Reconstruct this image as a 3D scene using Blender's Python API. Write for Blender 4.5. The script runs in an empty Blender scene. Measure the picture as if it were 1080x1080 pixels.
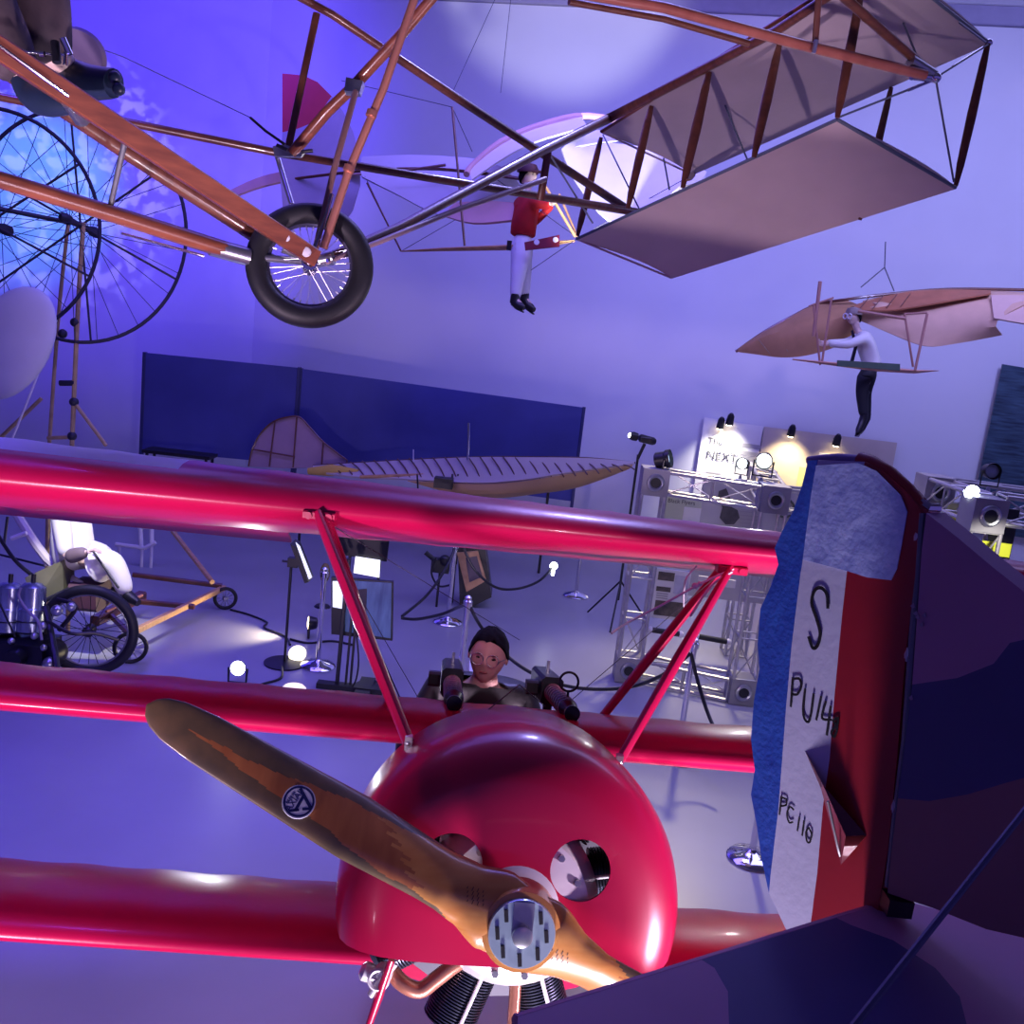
import bpy, bmesh, math, random
from mathutils import Vector, Matrix
from mathutils.bvhtree import BVHTree
from math import pi, sin, cos, radians

random.seed(7)
SC = bpy.context.scene
COL = SC.collection
V = Vector

# ------------------------------------------------------------------ camera
FOC = 1000.0
PITCH, ROLL = radians(11.0), radians(6.5)
CAM = V((0, 0, 3.5))
CF = V((0, cos(PITCH), -sin(PITCH)))
_r0 = V((1, 0, 0)); _u0 = _r0.cross(CF)
CR = cos(ROLL) * _r0 + sin(ROLL) * _u0
CU = cos(ROLL) * _u0 - sin(ROLL) * _r0
cd = bpy.data.cameras.new('camera'); cam = bpy.data.objects.new('camera', cd); COL.objects.link(cam)
cd.sensor_width = 36.0; cd.lens = 36.0 * FOC / 1080.0; cd.clip_start = 0.05; cd.clip_end = 200
cam.matrix_world = Matrix(((CR.x, CU.x, -CF.x, CAM.x), (CR.y, CU.y, -CF.y, CAM.y), (CR.z, CU.z, -CF.z, CAM.z), (0, 0, 0, 1)))
SC.camera = cam

# ------------------------------------------------------------------ view / world / lights
SC.view_settings.view_transform = 'Standard'
SC.view_settings.look = 'None'
SC.view_settings.gamma = 1.0
SC.view_settings.use_curve_mapping = False
SC.view_settings.exposure = 0.0
w = bpy.data.worlds.new('world'); SC.world = w; w.use_nodes = True
w.node_tree.nodes['Background'].inputs[0].default_value = (0.22, 0.16, 0.85, 1)
w.node_tree.nodes['Background'].inputs[1].default_value = 0.34

def lamp(kind, name, loc, target, color, energy, size=1.0, size_y=None, spot=45, blend=.5):
    d = bpy.data.lights.new(name, kind); d.color = color; d.energy = energy
    if kind == 'AREA':
        d.shape = 'RECTANGLE'; d.size = size; d.size_y = size_y or size
    elif kind == 'SPOT':
        d.spot_size = radians(spot); d.spot_blend = blend; d.shadow_soft_size = size
    else:
        d.shadow_soft_size = size
    o = bpy.data.objects.new(name, d); COL.objects.link(o); o.location = loc
    o.rotation_euler = (V(target) - V(loc)).to_track_quat('-Z', 'Y').to_euler()
    return o

LAV = (0.50, 0.48, 1.0)
lamp('AREA', 'ceiling_wash_right', (5, 10, 8.8), (4, 14, 0), (0.42, 0.40, 1.0), 560, 9, 6)
lamp('AREA', 'ceiling_wash_centre', (-2, 9, 8.8), (-2, 11, 0), (0.22, 0.15, 1.0), 460, 7, 6)
lamp('SPOT', 'wall_wash_right', (7, 8.5, 8.7), (6.5, 16.3, 5.6), (0.36, 0.38, 1.0), 1900, .6, spot=80, blend=1)
lamp('SPOT', 'wall_wash_centre', (0, 8.5, 8.7), (0, 17.6, 5.5), (0.20, 0.17, 1.0), 1700, .6, spot=80, blend=1)
lamp('SPOT', 'blue_wall_spot', (-3, 8, 8.7), (-8, 18, 7.0), (0.08, 0.03, 1.0), 6500, .4, spot=62, blend=.8)
lamp('SPOT', 'cyan_wall_spot', (-4, 11, 8.7), (-9.2, 17.5, 4.8), (0.05, 0.50, 1.0), 3200, .2, spot=22, blend=.9)
lamp('SPOT', 'floor_blue_spot', (-3.5, 3.5, 8.7), (-3.6, 5.6, 0), (0.12, 0.06, 1.0), 2200, .4, spot=60, blend=1)
lamp('SPOT', 'floor_front_spot', (1.0, 9.0, 8.7), (.3, 4.3, 0), (0.36, 0.34, 1.0), 1900, .4, spot=50, blend=1)
lamp('SPOT', 'floor_warm_spot', (2.5, 11.6, 5.0), (2.6, 8.6, 0), (1.0, .85, .55), 850, .2, spot=65, blend=.8)
dl = lamp('SPOT', 'dapple_gobo_spot', (-4, 10, 8.6), (-8.6, 17.2, 5.4), (.42, .38, 1.0), 2600, .01, spot=30, blend=.6)
dl.data.use_nodes = True; _n = dl.data.node_tree.nodes; _l = dl.data.node_tree.links; _e = _n['Emission']
_tc = _n.new('ShaderNodeTexCoord'); _vo = _n.new('ShaderNodeTexNoise'); _vo.inputs['Scale'].default_value = 44; _vo.inputs['Detail'].default_value = 2
_cr = _n.new('ShaderNodeValToRGB'); _cr.color_ramp.elements[0].position = .47; _cr.color_ramp.elements[1].position = .58
_l.new(_tc.outputs['Normal'], _vo.inputs[0]); _l.new(_vo.outputs[0], _cr.inputs[0]); _l.new(_cr.outputs[0], _e.inputs['Strength'])
lamp('AREA', 'triplane_uplight', (.35, 1.15, .35), (.15, 2.9, 2.0), (0.95, .80, 1.0), 110, .35, .35)
lamp('SPOT', 'triplane_uplight_left', (-2.7, -1.0, 1.15), (-1.9, 3.1, 2.5), (1.0, .72, 1.0), 1250, .12, spot=52, blend=.7)
lamp('SPOT', 'triplane_uplight_right', (2.7, 1.5, 1.15), (.9, 3.4, 2.55), (1.0, .72, 1.0), 760, .12, spot=75, blend=.7)

lamp('SPOT', 'face_fill', (1.0, -.5, 5.2), (-.06, 4.2, 1.98), (1.0, .74, .95), 210, .05, spot=9, blend=.6)  # added fill to brighten the face, no known lamp of the hall
# ------------------------------------------------------------------ placement helpers
def P(px, py, d):
    return CAM + d * (CF + (px - 540) / FOC * CR + (540 - py) / FOC * CU)
def _d(px, py):
    return CF + (px - 540) / FOC * CR + (540 - py) / FOC * CU
def G(px, py, z=0.0):
    d = _d(px, py); return CAM + d * ((z - CAM.z) / d.z)
def PY(px, py, y):
    d = _d(px, py); return CAM + d * (y / d.y)
def PL(px, py, p0, n):
    d = _d(px, py); return CAM + d * ((V(p0) - CAM).dot(n) / d.dot(n))
def SZ(px, d): return px * d / FOC

# ------------------------------------------------------------------ materials
MATS = {}
def mat(name, col, rough=.5, metal=0., noise=0., scale=6., bump=0., emit=0., coat=0., spec=.5, stretch=(1, 1, 1), col2=None, bscale=None, sheen=0., alpha=1., sss=0.):
    if name in MATS: return MATS[name]
    m = bpy.data.materials.new(name); m.use_nodes = True; nt = m.node_tree; n = nt.nodes; l = nt.links
    b = n['Principled BSDF']
    b.inputs['Base Color'].default_value = (*col, 1); b.inputs['Roughness'].default_value = rough; b.inputs['Metallic'].default_value = metal
    b.inputs['Specular IOR Level'].default_value = spec
    if coat: b.inputs['Coat Weight'].default_value = coat; b.inputs['Coat Roughness'].default_value = .08
    if sheen: b.inputs['Sheen Weight'].default_value = sheen
    if alpha < 1: b.inputs['Alpha'].default_value = alpha
    if emit: b.inputs['Emission Color'].default_value = (*col, 1); b.inputs['Emission Strength'].default_value = emit
    if noise or bump or col2:
        tc = n.new('ShaderNodeTexCoord'); mp = n.new('ShaderNodeMapping'); mp.inputs['Scale'].default_value = stretch
        l.new(tc.outputs['Object'], mp.inputs[0])
        nz = n.new('ShaderNodeTexNoise'); nz.inputs['Scale'].default_value = scale; nz.inputs['Detail'].default_value = 6
        l.new(mp.outputs[0], nz.inputs[0])
        cr = n.new('ShaderNodeValToRGB'); c2 = col2 or tuple(c * (1 - noise) for c in col)
        cr.color_ramp.elements[0].position = .32; cr.color_ramp.elements[1].position = .68
        cr.color_ramp.elements[0].color = (*c2, 1); cr.color_ramp.elements[1].color = (*col, 1)
        l.new(nz.outputs[0], cr.inputs[0]); l.new(cr.outputs[0], b.inputs['Base Color'])
        if emit: l.new(cr.outputs[0], b.inputs['Emission Color'])
        if bump:
            n2 = nz
            if bscale:
                n2 = n.new('ShaderNodeTexNoise'); n2.inputs['Scale'].default_value = bscale; l.new(mp.outputs[0], n2.inputs[0])
            bp = n.new('ShaderNodeBump'); bp.inputs['Strength'].default_value = bump; bp.inputs['Distance'].default_value = .01
            l.new(n2.outputs[0], bp.inputs['Height']); l.new(bp.outputs[0], b.inputs['Normal'])
    MATS[name] = m; return m

WALL = mat('painted_wall', (.62, .62, .66), .85, noise=.08, scale=.5, bump=.05, bscale=30)
LWALL = mat('painted_wall_left', (.60, .60, .66), .85, noise=.12, scale=.6)
FLOOR = mat('polished_concrete', (.34, .34, .38), .32, noise=.16, scale=.8, bump=.03, bscale=6)
CEIL = mat('dark_ceiling_paint', (.22, .22, .26), .9, noise=.1)
RED = mat('red_doped_fabric', (.46, .004, .060), .32, noise=.12, scale=3, coat=.12, spec=.35, bump=.04, bscale=40)
REDS = mat('red_gloss_paint', (.44, .004, .050), .30, noise=.1, scale=2, coat=.35)
WHITEF = mat('white_doped_fabric', (.62, .62, .64), .5, noise=.08, scale=8)
WOOD = mat('varnished_wood', (.26, .075, .035), .32, col2=(.15, .042, .022), scale=7, stretch=(1, 1, 6), coat=.4)
DWOOD = mat('dark_varnished_wood', (.16, .055, .028), .32, col2=(.09, .03, .018), scale=9, stretch=(1, 6, 1), coat=.3)
LWOOD = mat('light_wood', (.62, .36, .16), .4, col2=(.48, .26, .10), scale=8, stretch=(1, 5, 1), coat=.2)
BAMBOO = mat('bamboo', (.42, .30, .16), .45, col2=(.28, .19, .10), scale=12)
COPPER = mat('rose_copper_tube', (.62, .26, .17), .28, metal=.6, noise=.2)
STEEL = mat('brushed_steel', (.50, .52, .55), .3, metal=.9, noise=.2, scale=20)
CHROME = mat('polished_chrome', (.78, .78, .82), .09, metal=1., noise=.05)
ALU = mat('truss_aluminium', (.55, .54, .55), .35, metal=.7, noise=.2, scale=15)
BLACK = mat('black_metal', (.012, .012, .016), .38, noise=.3, scale=10)
RUBBER = mat('black_rubber', (.012, .013, .016), .55, noise=.3, scale=14, bump=.2)
WIRE = mat('dark_wire', (.05, .05, .07), .45, metal=.4, noise=.2)
PWIRE = mat('pale_rope', (.78, .76, .80), .5, noise=.1)
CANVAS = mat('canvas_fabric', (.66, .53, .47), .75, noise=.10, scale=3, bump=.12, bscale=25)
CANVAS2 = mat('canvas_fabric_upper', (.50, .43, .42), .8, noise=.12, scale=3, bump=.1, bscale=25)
MUSLIN = mat('white_muslin', (.80, .76, .74), .75, noise=.06, scale=4)
MUSLINP = mat('pink_muslin', (.66, .40, .38), .75, noise=.1, scale=4)
TANF = mat('tan_glider_fabric', (.66, .42, .28), .7, noise=.16, scale=3)
TANSHADE = mat('shaded_glider_fabric', (.45, .17, .08), .7, noise=.2, scale=5)
NAVY = mat('navy_partition_fabric', (.06, .07, .30), .8, noise=.25, scale=1.2)

# ------------------------------------------------------------------ mesh builder
WO = {}
class MB:
    def __init__(s): s.v = []; s.f = []; s.m = []
    def add(s, vs, fs, m=0):
        k = len(s.v); s.v += [V(p) for p in vs]
        for f in fs: s.f.append([i + k for i in f]); s.m.append(m)
    def box(s, c, size, rot=None, m=0):
        c = V(c); a, b, d = [q / 2 for q in size]
        vs = [V((x, y, z)) for x in (-a, a) for y in (-b, b) for z in (-d, d)]
        if rot is not None: vs = [rot @ q for q in vs]
        s.add([c + q for q in vs], [(0, 1, 3, 2), (4, 6, 7, 5), (0, 4, 5, 1), (2, 3, 7, 6), (0, 2, 6, 4), (1, 5, 7, 3)], m)
    def bar(s, p0, p1, w, h, up=(0, 0, 1), m=0, bev=.15):
        p0, p1 = V(p0), V(p1); ax = (p1 - p0).normalized(); sd = ax.cross(V(up)).normalized(); u = sd.cross(ax)
        e = bev * min(w, h); a, b = w / 2, h / 2
        sec = [(a, b - e), (a - e, b), (-a + e, b), (-a, b - e), (-a, -b + e), (-a + e, -b), (a - e, -b), (a, -b + e)]
        vs = [q + sd * x + u * y for q in (p0, p1) for x, y in sec]
        fs = [(i, (i + 1) % 8, 8 + (i + 1) % 8, 8 + i) for i in range(8)] + [tuple(range(8)), tuple(range(15, 7, -1))]
        s.add(vs, fs, m)
    def path(s, pts, r, n=8, m=0, closed=False, flat=1., up=None):
        pts = [V(p) for p in pts]; N = len(pts); rr = r if isinstance(r, (list, tuple)) else [r] * N
        rings = []; prev = None
        for i, p in enumerate(pts):
            if closed: t = pts[(i + 1) % N] - pts[i - 1]
            else: t = pts[min(i + 1, N - 1)] - pts[max(i - 1, 0)]
            t.normalize()
            if prev is None:
                a = V(up) if up else (V((0, 0, 1)) if abs(t.z) < .9 else V((1, 0, 0)))
            else: a = prev
            sd = (a - t * a.dot(t)).normalized(); prev = sd; u = t.cross(sd)
            rings.append([p + sd * cos(2 * pi * k / n) * rr[i] + u * sin(2 * pi * k / n) * rr[i] * flat for k in range(n)])
        vs = [q for rg in rings for q in rg]; fs = []
        for i in range(N if closed else N - 1):
            j = (i + 1) % N
            for k in range(n): fs.append((i * n + k, i * n + (k + 1) % n, j * n + (k + 1) % n, j * n + k))
        if not closed: fs += [tuple(range(n)), tuple(range(N * n - 1, N * n - 1 - n, -1))]
        s.add(vs, fs, m)
    def tube(s, p0, p1, r0, r1=None, n=10, m=0): s.path([p0, p1], [r0, r0 if r1 is None else r1], n, m)
    def lathe(s, prof, c=(0, 0, 0), ax=(0, 0, 1), n=24, m=0, capped=True):
        c = V(c); ax = V(ax).normalized(); a = V((0, 0, 1)) if abs(ax.z) < .9 else V((1, 0, 0))
        e1 = ax.cross(a).normalized(); e2 = ax.cross(e1)
        vs = []; fs = []
        for r, t in prof:
            for k in range(n):
                q = 2 * pi * k / n; vs.append(c + ax * t + (e1 * cos(q) + e2 * sin(q)) * max(r, 1e-5))
        for i in range(len(prof) - 1):
            for k in range(n): fs.append((i * n + k, i * n + (k + 1) % n, (i + 1) * n + (k + 1) % n, (i + 1) * n + k))
        if capped: fs += [tuple(range(n)), tuple(range(len(prof) * n - 1, len(prof) * n - 1 - n, -1))]
        s.add(vs, fs, m)
    def ball(s, c, r, n=14, m=0, rot=None):
        if not isinstance(r, (tuple, list)): r = (r, r, r)
        vs = []; fs = []; h = n // 2 + 1
        for i in range(h + 1):
            th = pi * i / h
            for k in range(n):
                q = V((r[0] * sin(th) * cos(2 * pi * k / n), r[1] * sin(th) * sin(2 * pi * k / n), r[2] * cos(th)))
                vs.append(V(c) + (rot @ q if rot is not None else q))
        for i in range(h):
            for k in range(n): fs.append((i * n + k, i * n + (k + 1) % n, (i + 1) * n + (k + 1) % n, (i + 1) * n + k))
        s.add(vs, fs, m)
    def torus(s, c, ax, R, r, n=40, k=10, m=0, a0=0, a1=2 * pi):
        ax = V(ax).normalized(); a = V((0, 0, 1)) if abs(ax.z) < .9 else V((1, 0, 0))
        e1 = ax.cross(a).normalized(); e2 = ax.cross(e1)
        full = abs(a1 - a0 - 2 * pi) < 1e-4; N = n if full else n + 1
        s.path([V(c) + (e1 * cos(a0 + (a1 - a0) * i / n) + e2 * sin(a0 + (a1 - a0) * i / n)) * R for i in range(N)], r, k, m, closed=full, up=ax)
    def plate(s, poly, t, nrm=None, m=0, mside=None):
        poly = [V(p) for p in poly]; N = len(poly)
        if nrm is None:
            nrm = V((0, 0, 0))
            for i in range(N): nrm += poly[i].cross(poly[(i + 1) % N])
        nrm = V(nrm).normalized() * (t / 2)
        k = len(s.v)
        s.v += [p + nrm for p in poly] + [p - nrm for p in poly]
        s.f.append([k + i for i in range(N)]); s.m.append(m)
        s.f.append([k + N + i for i in range(N - 1, -1, -1)]); s.m.append(m)
        for i in range(N):
            j = (i + 1) % N; s.f.append([k + i, k + j, k + N + j, k + N + i]); s.m.append(m if mside is None else mside)
    def shell(s, rows, t, m=0, mf=None):
        """grid of points (rows) given thickness t"""
        A = len(rows); B = len(rows[0]); nr = []
        for i in range(A):
            for j in range(B):
                du = rows[min(i + 1, A - 1)][j] - rows[max(i - 1, 0)][j]; dv = rows[i][min(j + 1, B - 1)] - rows[i][max(j - 1, 0)]
                q = du.cross(dv); nr.append(q.normalized() if q.length > 1e-9 else V((0, 0, 1)))
        flat = [p for r in rows for p in r]; k = len(s.v); T = A * B
        s.v += [p + q * t / 2 for p, q in zip(flat, nr)] + [p - q * t / 2 for p, q in zip(flat, nr)]
        for i in range(A - 1):
            for j in range(B - 1):
                a = i * B + j; f = [a, a + 1, a + B + 1, a + B]; mm = mf(i, j) if mf else m
                s.f.append([k + q for q in f]); s.m.append(mm); s.f.append([k + T + q for q in reversed(f)]); s.m.append(mm)
        rim = [j for j in range(B)] + [i * B + B - 1 for i in range(1, A)] + [(A - 1) * B + j for j in range(B - 2, -1, -1)] + [i * B for i in range(A - 2, 0, -1)]
        for a, b in zip(rim, rim[1:] + rim[:1]): s.f.append([k + a, k + b, k + T + b, k + T + a]); s.m.append(m)
    def build(s, name, mats, parent=None, xf=None, sharp=38, **kw):
        vs = [xf(p) for p in s.v] if xf else s.v
        if not isinstance(mats, (list, tuple)): mats = [mats]
        lo = V((min(p[i] for p in vs) for i in range(3))); hi = V((max(p[i] for p in vs) for i in range(3)))
        og = V(((lo.x + hi.x) / 2, (lo.y + hi.y) / 2, lo.z)) if parent is None else (lo + hi) / 2
        me = bpy.data.meshes.new(name); me.from_pydata([p - og for p in vs], [], s.f)
        for q in mats: me.materials.append(q)
        me.polygons.foreach_set('material_index', s.m)
        bm = bmesh.new(); bm.from_mesh(me); bmesh.ops.recalc_face_normals(bm, faces=bm.faces); bm.to_mesh(me); bm.free()
        me.polygons.foreach_set('use_smooth', [True] * len(me.polygons))
        me.set_sharp_from_angle(angle=radians(sharp))
        o = bpy.data.objects.new(name, me); COL.objects.link(o)
        if parent is not None: o.parent = parent; o.location = og - WO[parent.name]
        else: o.location = og
        WO[o.name] = og
        for a, b in kw.items(): o[a] = b
        return o

def thing(name, label, cat, loc, group=None):
    o = bpy.data.objects.new(name, None); COL.objects.link(o); o.location = V(loc); o.empty_display_size = .1
    o['label'] = label; o['category'] = cat
    if group: o['group'] = group
    WO[o.name] = V(loc); return o
def dup(root, loc, rotz=0, label=None, scale=None):
    def rec(o, par):
        c = o.copy(); COL.objects.link(c)
        if par is not None: c.parent = par
        for ch in list(o.children): rec(ch, c)
        return c
    r = rec(root, None); r.location = V(loc); r.rotation_euler[2] = root.rotation_euler[2] + rotz
    if scale: r.scale = (scale,) * 3
    if label: r['label'] = label
    return r
def mesh1(fn, name, mats, parent=None, **kw):
    b = MB(); fn(b); return b.build(name, mats, parent, **kw)
def struct(o): o['kind'] = 'structure'; return o

def catmull(pts, k=6):
    pts = [V(p) for p in pts]; q = [pts[0]] + pts + [pts[-1]]; out = []
    for i in range(1, len(q) - 2):
        for t in range(k):
            u = t / k; a, b, c, d = q[i - 1:i + 3]
            out.append(.5 * ((2 * b) + (c - a) * u + (2 * a - 5 * b + 4 * c - d) * u * u + (3 * b - a - 3 * c + d) * u ** 3))
    out.append(pts[-1]); return out

# skin-modifier surface -> (verts, faces)
def skin(nodes, edges, sub=2):
    keys = list(nodes); ix = {k: i for i, k in enumerate(keys)}
    me = bpy.data.meshes.new('tmp'); me.from_pydata([nodes[k][0] for k in keys], [(ix[a], ix[b]) for a, b in edges], [])
    o = bpy.data.objects.new('tmp', me); COL.objects.link(o)
    o.modifiers.new('s', 'SKIN'); md = o.modifiers.new('u', 'SUBSURF'); md.levels = sub; md.render_levels = sub
    for i, k in enumerate(keys):
        r = nodes[k][1]; r = r if isinstance(r, (tuple, list)) else (r, r)
        me.skin_vertices[0].data[i].radius = r
    me.skin_vertices[0].data[0].use_root = True
    dg = bpy.context.evaluated_depsgraph_get(); ev = o.evaluated_get(dg); m2 = ev.to_mesh()
    vs = [q.co.copy() for q in m2.vertices]; fs = [list(q.vertices) for q in m2.polygons]
    ev.to_mesh_clear(); bpy.data.objects.remove(o); bpy.data.meshes.remove(me)
    return vs, fs

def head(b, c, fwd, up, h, m=0, eye=1, lip=2):
    """head of height h centred at c"""
    fwd = V(fwd).normalized(); sd = fwd.cross(V(up)).normalized(); up = sd.cross(fwd)
    n, k = 36, 26; vs = []; fs = []
    def g(x, z, cx, cz, s): return math.exp(-(((x - cx) ** 2 + (z - cz) ** 2) / (2 * s * s)))
    for i in range(k + 1):
        th = pi * i / k
        for j in range(n):
            ph = 2 * pi * j / n; x = sin(th) * cos(ph); y = sin(th) * sin(ph); z = cos(th)
            jaw = 1 - .26 * max(0, -z) ** 1.3
            X = .345 * x * jaw; Y = .42 * y * (1 - .12 * max(0, -z)) + (.04 * max(0, -z) if y > 0 else .05 * z * 0); Z = .5 * z
            if y > 0:
                Y += .10 * g(X, Z, 0, -.08, .05) + .045 * g(X, Z, 0, .0, .04) - .035 * (g(X, Z, .13, .02, .06) + g(X, Z, -.13, .02, .06)) + .02 * g(X, Z, 0, -.24, .07) + .035 * g(X, Z, 0, -.42, .09) + .02 * g(X, Z, 0, .11, .16)
            vs.append(V(c) + (sd * X + fwd * Y + up * Z) * h)
    for i in range(k):
        for j in range(n): fs.append((i * n + j, i * n + (j + 1) % n, (i + 1) * n + (j + 1) % n, (i + 1) * n + j))
    b.add(vs, fs, m)
    R = Matrix((sd, fwd, up)).transposed()
    for s in (-1, 1):
        b.ball(V(c) + (sd * s * .355 + fwd * -.02 + up * -.03) * h, (.03 * h, .06 * h, .10 * h), 10, m, R)      # ear
        b.ball(V(c) + (sd * s * .13 + fwd * .357 + up * .02) * h, (.055 * h, .03 * h, .024 * h), 10, eye, R)       # eye
        b.ball(V(c) + (sd * s * .14 + fwd * .385 + up * .095) * h, (.07 * h, .02 * h, .012 * h), 8, eye, R)       # brow
    b.ball(V(c) + (fwd * .405 + up * -.235) * h, (.085 * h, .03 * h, .022 * h), 10, lip, R)

def hair(b, c, fwd, up, h, m=0, low=-.05, puff=1.08, front=.36):
    fwd = V(fwd).normalized(); sd = fwd.cross(V(up)).normalized(); up = sd.cross(fwd)
    n, k = 30, 12; vs = []; fs = []
    for i in range(k + 1):
        for j in range(n):
            ph = 2 * pi * j / n; y0 = sin(ph)
            zl = low + .025 * sin(7 * ph + 1) + .015 * sin(17 * ph) - .28 * max(0, -y0) + front * max(0, y0) ** .8 - (.10 if abs(y0) < .5 else 0)
            th = (i / k) * math.acos(max(-.95, min(.95, zl * 2)))
            x = sin(th) * cos(ph); y = sin(th) * sin(ph); z = cos(th)
            w_ = 1 + .018 * sin(9 * ph + 3 * th) + .014 * sin(23 * ph + 11 * th)
            vs.append(V(c) + (sd * .36 * x + fwd * (.435 * y - .012) + up * (.5 * z + .01)) * h * puff * w_)
    for i in range(k):
        for j in range(n): fs.append((i * n + j, i * n + (j + 1) % n, (i + 1) * n + (j + 1) % n, (i + 1) * n + j))
    fs.append(list(range(k * n, k * n + n)))
    b.add(vs, fs, m)

def hand(b, wrist, d, nrm, s=.18, curl=.6, m=0, side=1):
    """palm with four unequal curled fingers and a thumb; nrm = palm normal, s = hand length"""
    d = V(d).normalized(); nrm = V(nrm); nrm = (nrm - d * nrm.dot(d)).normalized(); sd = d.cross(nrm) * side; w0 = V(wrist)
    pal = [w0 + d * s * t for t in (0, .15, .35, .5)]
    b.path(pal, [s * .14, s * .17, s * .22, s * .2], 10, m, flat=.45, up=sd)
    for i, (o, L) in enumerate(((-.16, .42), (-.055, .48), (.05, .45), (.15, .35))):
        p = w0 + d * s * .46 + sd * o * s; dd = d.copy(); pts = [p]
        for q in range(4):
            a = curl * (.25 + .3 * q); dd = (d * cos(a) + nrm * sin(a)); p = p + dd * L * s / 4; pts.append(p)
        b.path(pts, [s * .052, s * .05, s * .046, s * .042, s * .028], 8, m)
    p = w0 + d * s * .14 - sd * s * .15; q1 = p + (d * .6 - sd * .7 + nrm * .2).normalized() * s * .17; q2 = q1 + (d * .8 + nrm * .5).normalized() * s * .16
    b.path([w0 + d * s * .1 - sd * s * .05, p, q1, q2], [s * .06, s * .065, s * .055, s * .035], 8, m)

SKIN = mat('skin', (.74, .46, .38), .5, noise=.08, scale=20)
MSKIN = mat('mannequin_skin', (.72, .52, .44), .45, noise=.05)
HAIRM = mat('black_hair', (.008, .006, .008), .9, spec=.15, noise=.3, scale=60, bump=.3)
EYEM = mat('dark_eye', (.02, .015, .015), .25, noise=.1)
LIPM = mat('lips', (.40, .14, .13), .45, noise=.1)
# ================================================================== the hall
def wl(x): return 17.6 - .2 * x          # far wall line
def quadplate(b, pts, t): b.plate(pts, t)
_zt = PL(1020, 15, V((0, 17.6, 0)), V((.2, 1, 0))).z; ZC = _zt + .27; ZF = _zt + .0
struct(mesh1(lambda b: b.box((2, 10, -.05), (34, 34, .1)), 'floor', FLOOR))
b = MB(); x0, x1 = -5.4, 17.0
b.plate([V((x0, wl(x0), -.05)), V((x1, wl(x1), -.05)), V((x1, wl(x1), 11)), V((x0, wl(x0), 11))], .02); struct(b.build('wall_back', WALL))
b = MB(); b.plate([V((x0, wl(x0), -.05)), V((-15, 15.2, -.05)), V((-15, 15.2, 11)), V((x0, wl(x0), 11))], .02); struct(b.build('wall_left', LWALL))
struct(mesh1(lambda b: b.plate([V((-15, -6, -.05)), V((-15, 15.2, -.05)), V((-15, 15.2, 11)), V((-15, -6, 11))], .02), 'wall_left_side', LWALL))
struct(mesh1(lambda b: b.box((1, 8.5, ZC + .05), (32, 29, .1)), 'ceiling', CEIL))
b = MB(); b.bar(V((x0, wl(x0) - .08, ZC - .12)), V((x1, wl(x1) - .08, ZC - .12)), .16, .10, m=0); struct(b.build('trim_1', mat('cornice_paint', (.45, .44, .5), .6, noise=.1)))
b = MB(); b.bar(V((x0, wl(x0) - .06, ZF)), V((x1, wl(x1) - .06, ZF)), .12, .34); struct(b.build('trim_2', mat('frieze_paint', (.30, .28, .40), .8, noise=.1)))

PFR = mat('dark_navy_frame', (.03, .035, .13), .6, noise=.1)
# blue partitions
def partition(x0, y0t, y0b, x1, y1t, y1b, Y0, Y1, label):
    a, bq = PY(x0, y0t, Y0), PY(x1, y1t, Y1); zt = (a.z + bq.z) / 2
    t = thing('partition_screen', label, 'partition', V(((a.x + bq.x) / 2, (Y0 + Y1) / 2, 0)), 'navy partition screens before the far wall')
    b = MB(); za, zb = PY(x0, y0b, Y0).z, PY(x1, y1b, Y1).z; b.plate([V((a.x, Y0, za)), V((bq.x, Y1, zb)), V((bq.x, Y1, bq.z)), V((a.x, Y0, a.z))], .06); b.build('panel', NAVY, t)
    b = MB(); b.bar(V((a.x, Y0 - .0, 0)), V((a.x, Y0, a.z + .01)), .05, .09, up=(0, 1, 0)); b.build('frame_post', PFR, t)
    b = MB(); b.bar(V((bq.x, Y1, 0)), V((bq.x, Y1, bq.z + .01)), .05, .09, up=(0, 1, 0)); b.build('frame_post', PFR, t)
    for q in (a, bq):
        b = MB(); b.box((q.x, q.y, .03), (.08, .6, .05)); b.build('foot', BLACK, t)
partition(153, 372, 475, 316, 388, 490, 15.2, 15.6, 'left narrower section of the dark blue partition, beside the hall corner')
partition(318, 389, 490, 616, 430, 530, 15.65, 15.6, 'long right section of the dark blue partition, behind the ribbed glider')
# low black bench
p = PY(190, 478, 14.6); BZ = p.z
t = thing('bench', 'low black bench standing before the left section of the blue partition', 'bench', (p.x, 14.6, 0))
mesh1(lambda b: b.box((p.x, 14.6, BZ), (1.05, .4, .05)), 'seat', BLACK, t)
for s in (-.46, .46):
    for q in (-.15, .15): mesh1(lambda b: b.bar((p.x + s, 14.6 + q, 0), (p.x + s, 14.6 + q, BZ - .02), .04, .04, up=(0, 1, 0)), 'leg', BLACK, t)

# wall boards
def wallpt(px, py, off=.06):
    # intersection of pixel ray with the far wall line y = 21.5-.2x
    n = V((.2, 1, 0)); p0 = V((0, 17.6, 0)) - n.normalized() * off; return PL(px, py, p0, n)
def wallboard(name, px, m, label, cat, low=.6, off=.08, group=None):
    a, c = wallpt(px[0], px[1], off), wallpt(px[2], px[3], off)
    b = MB(); b.plate([V((a.x, a.y, low)), V((c.x, c.y, low)), V((c.x, c.y, c.z)), V((a.x, a.y, a.z))], .05)
    o = b.build(name, m); o['label'] = label; o['category'] = cat
    if group: o['group'] = group
    return o
BOARDW = mat('white_board', (.74, .72, .70), .6, noise=.05); BOARDT = mat('tan_board', (.50, .42, .36), .7, noise=.06)
DKPIC = mat('dark_photo_print', (.015, .03, .05), .35, col2=(.05, .10, .14), scale=3, stretch=(1, 1, 9))
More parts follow.
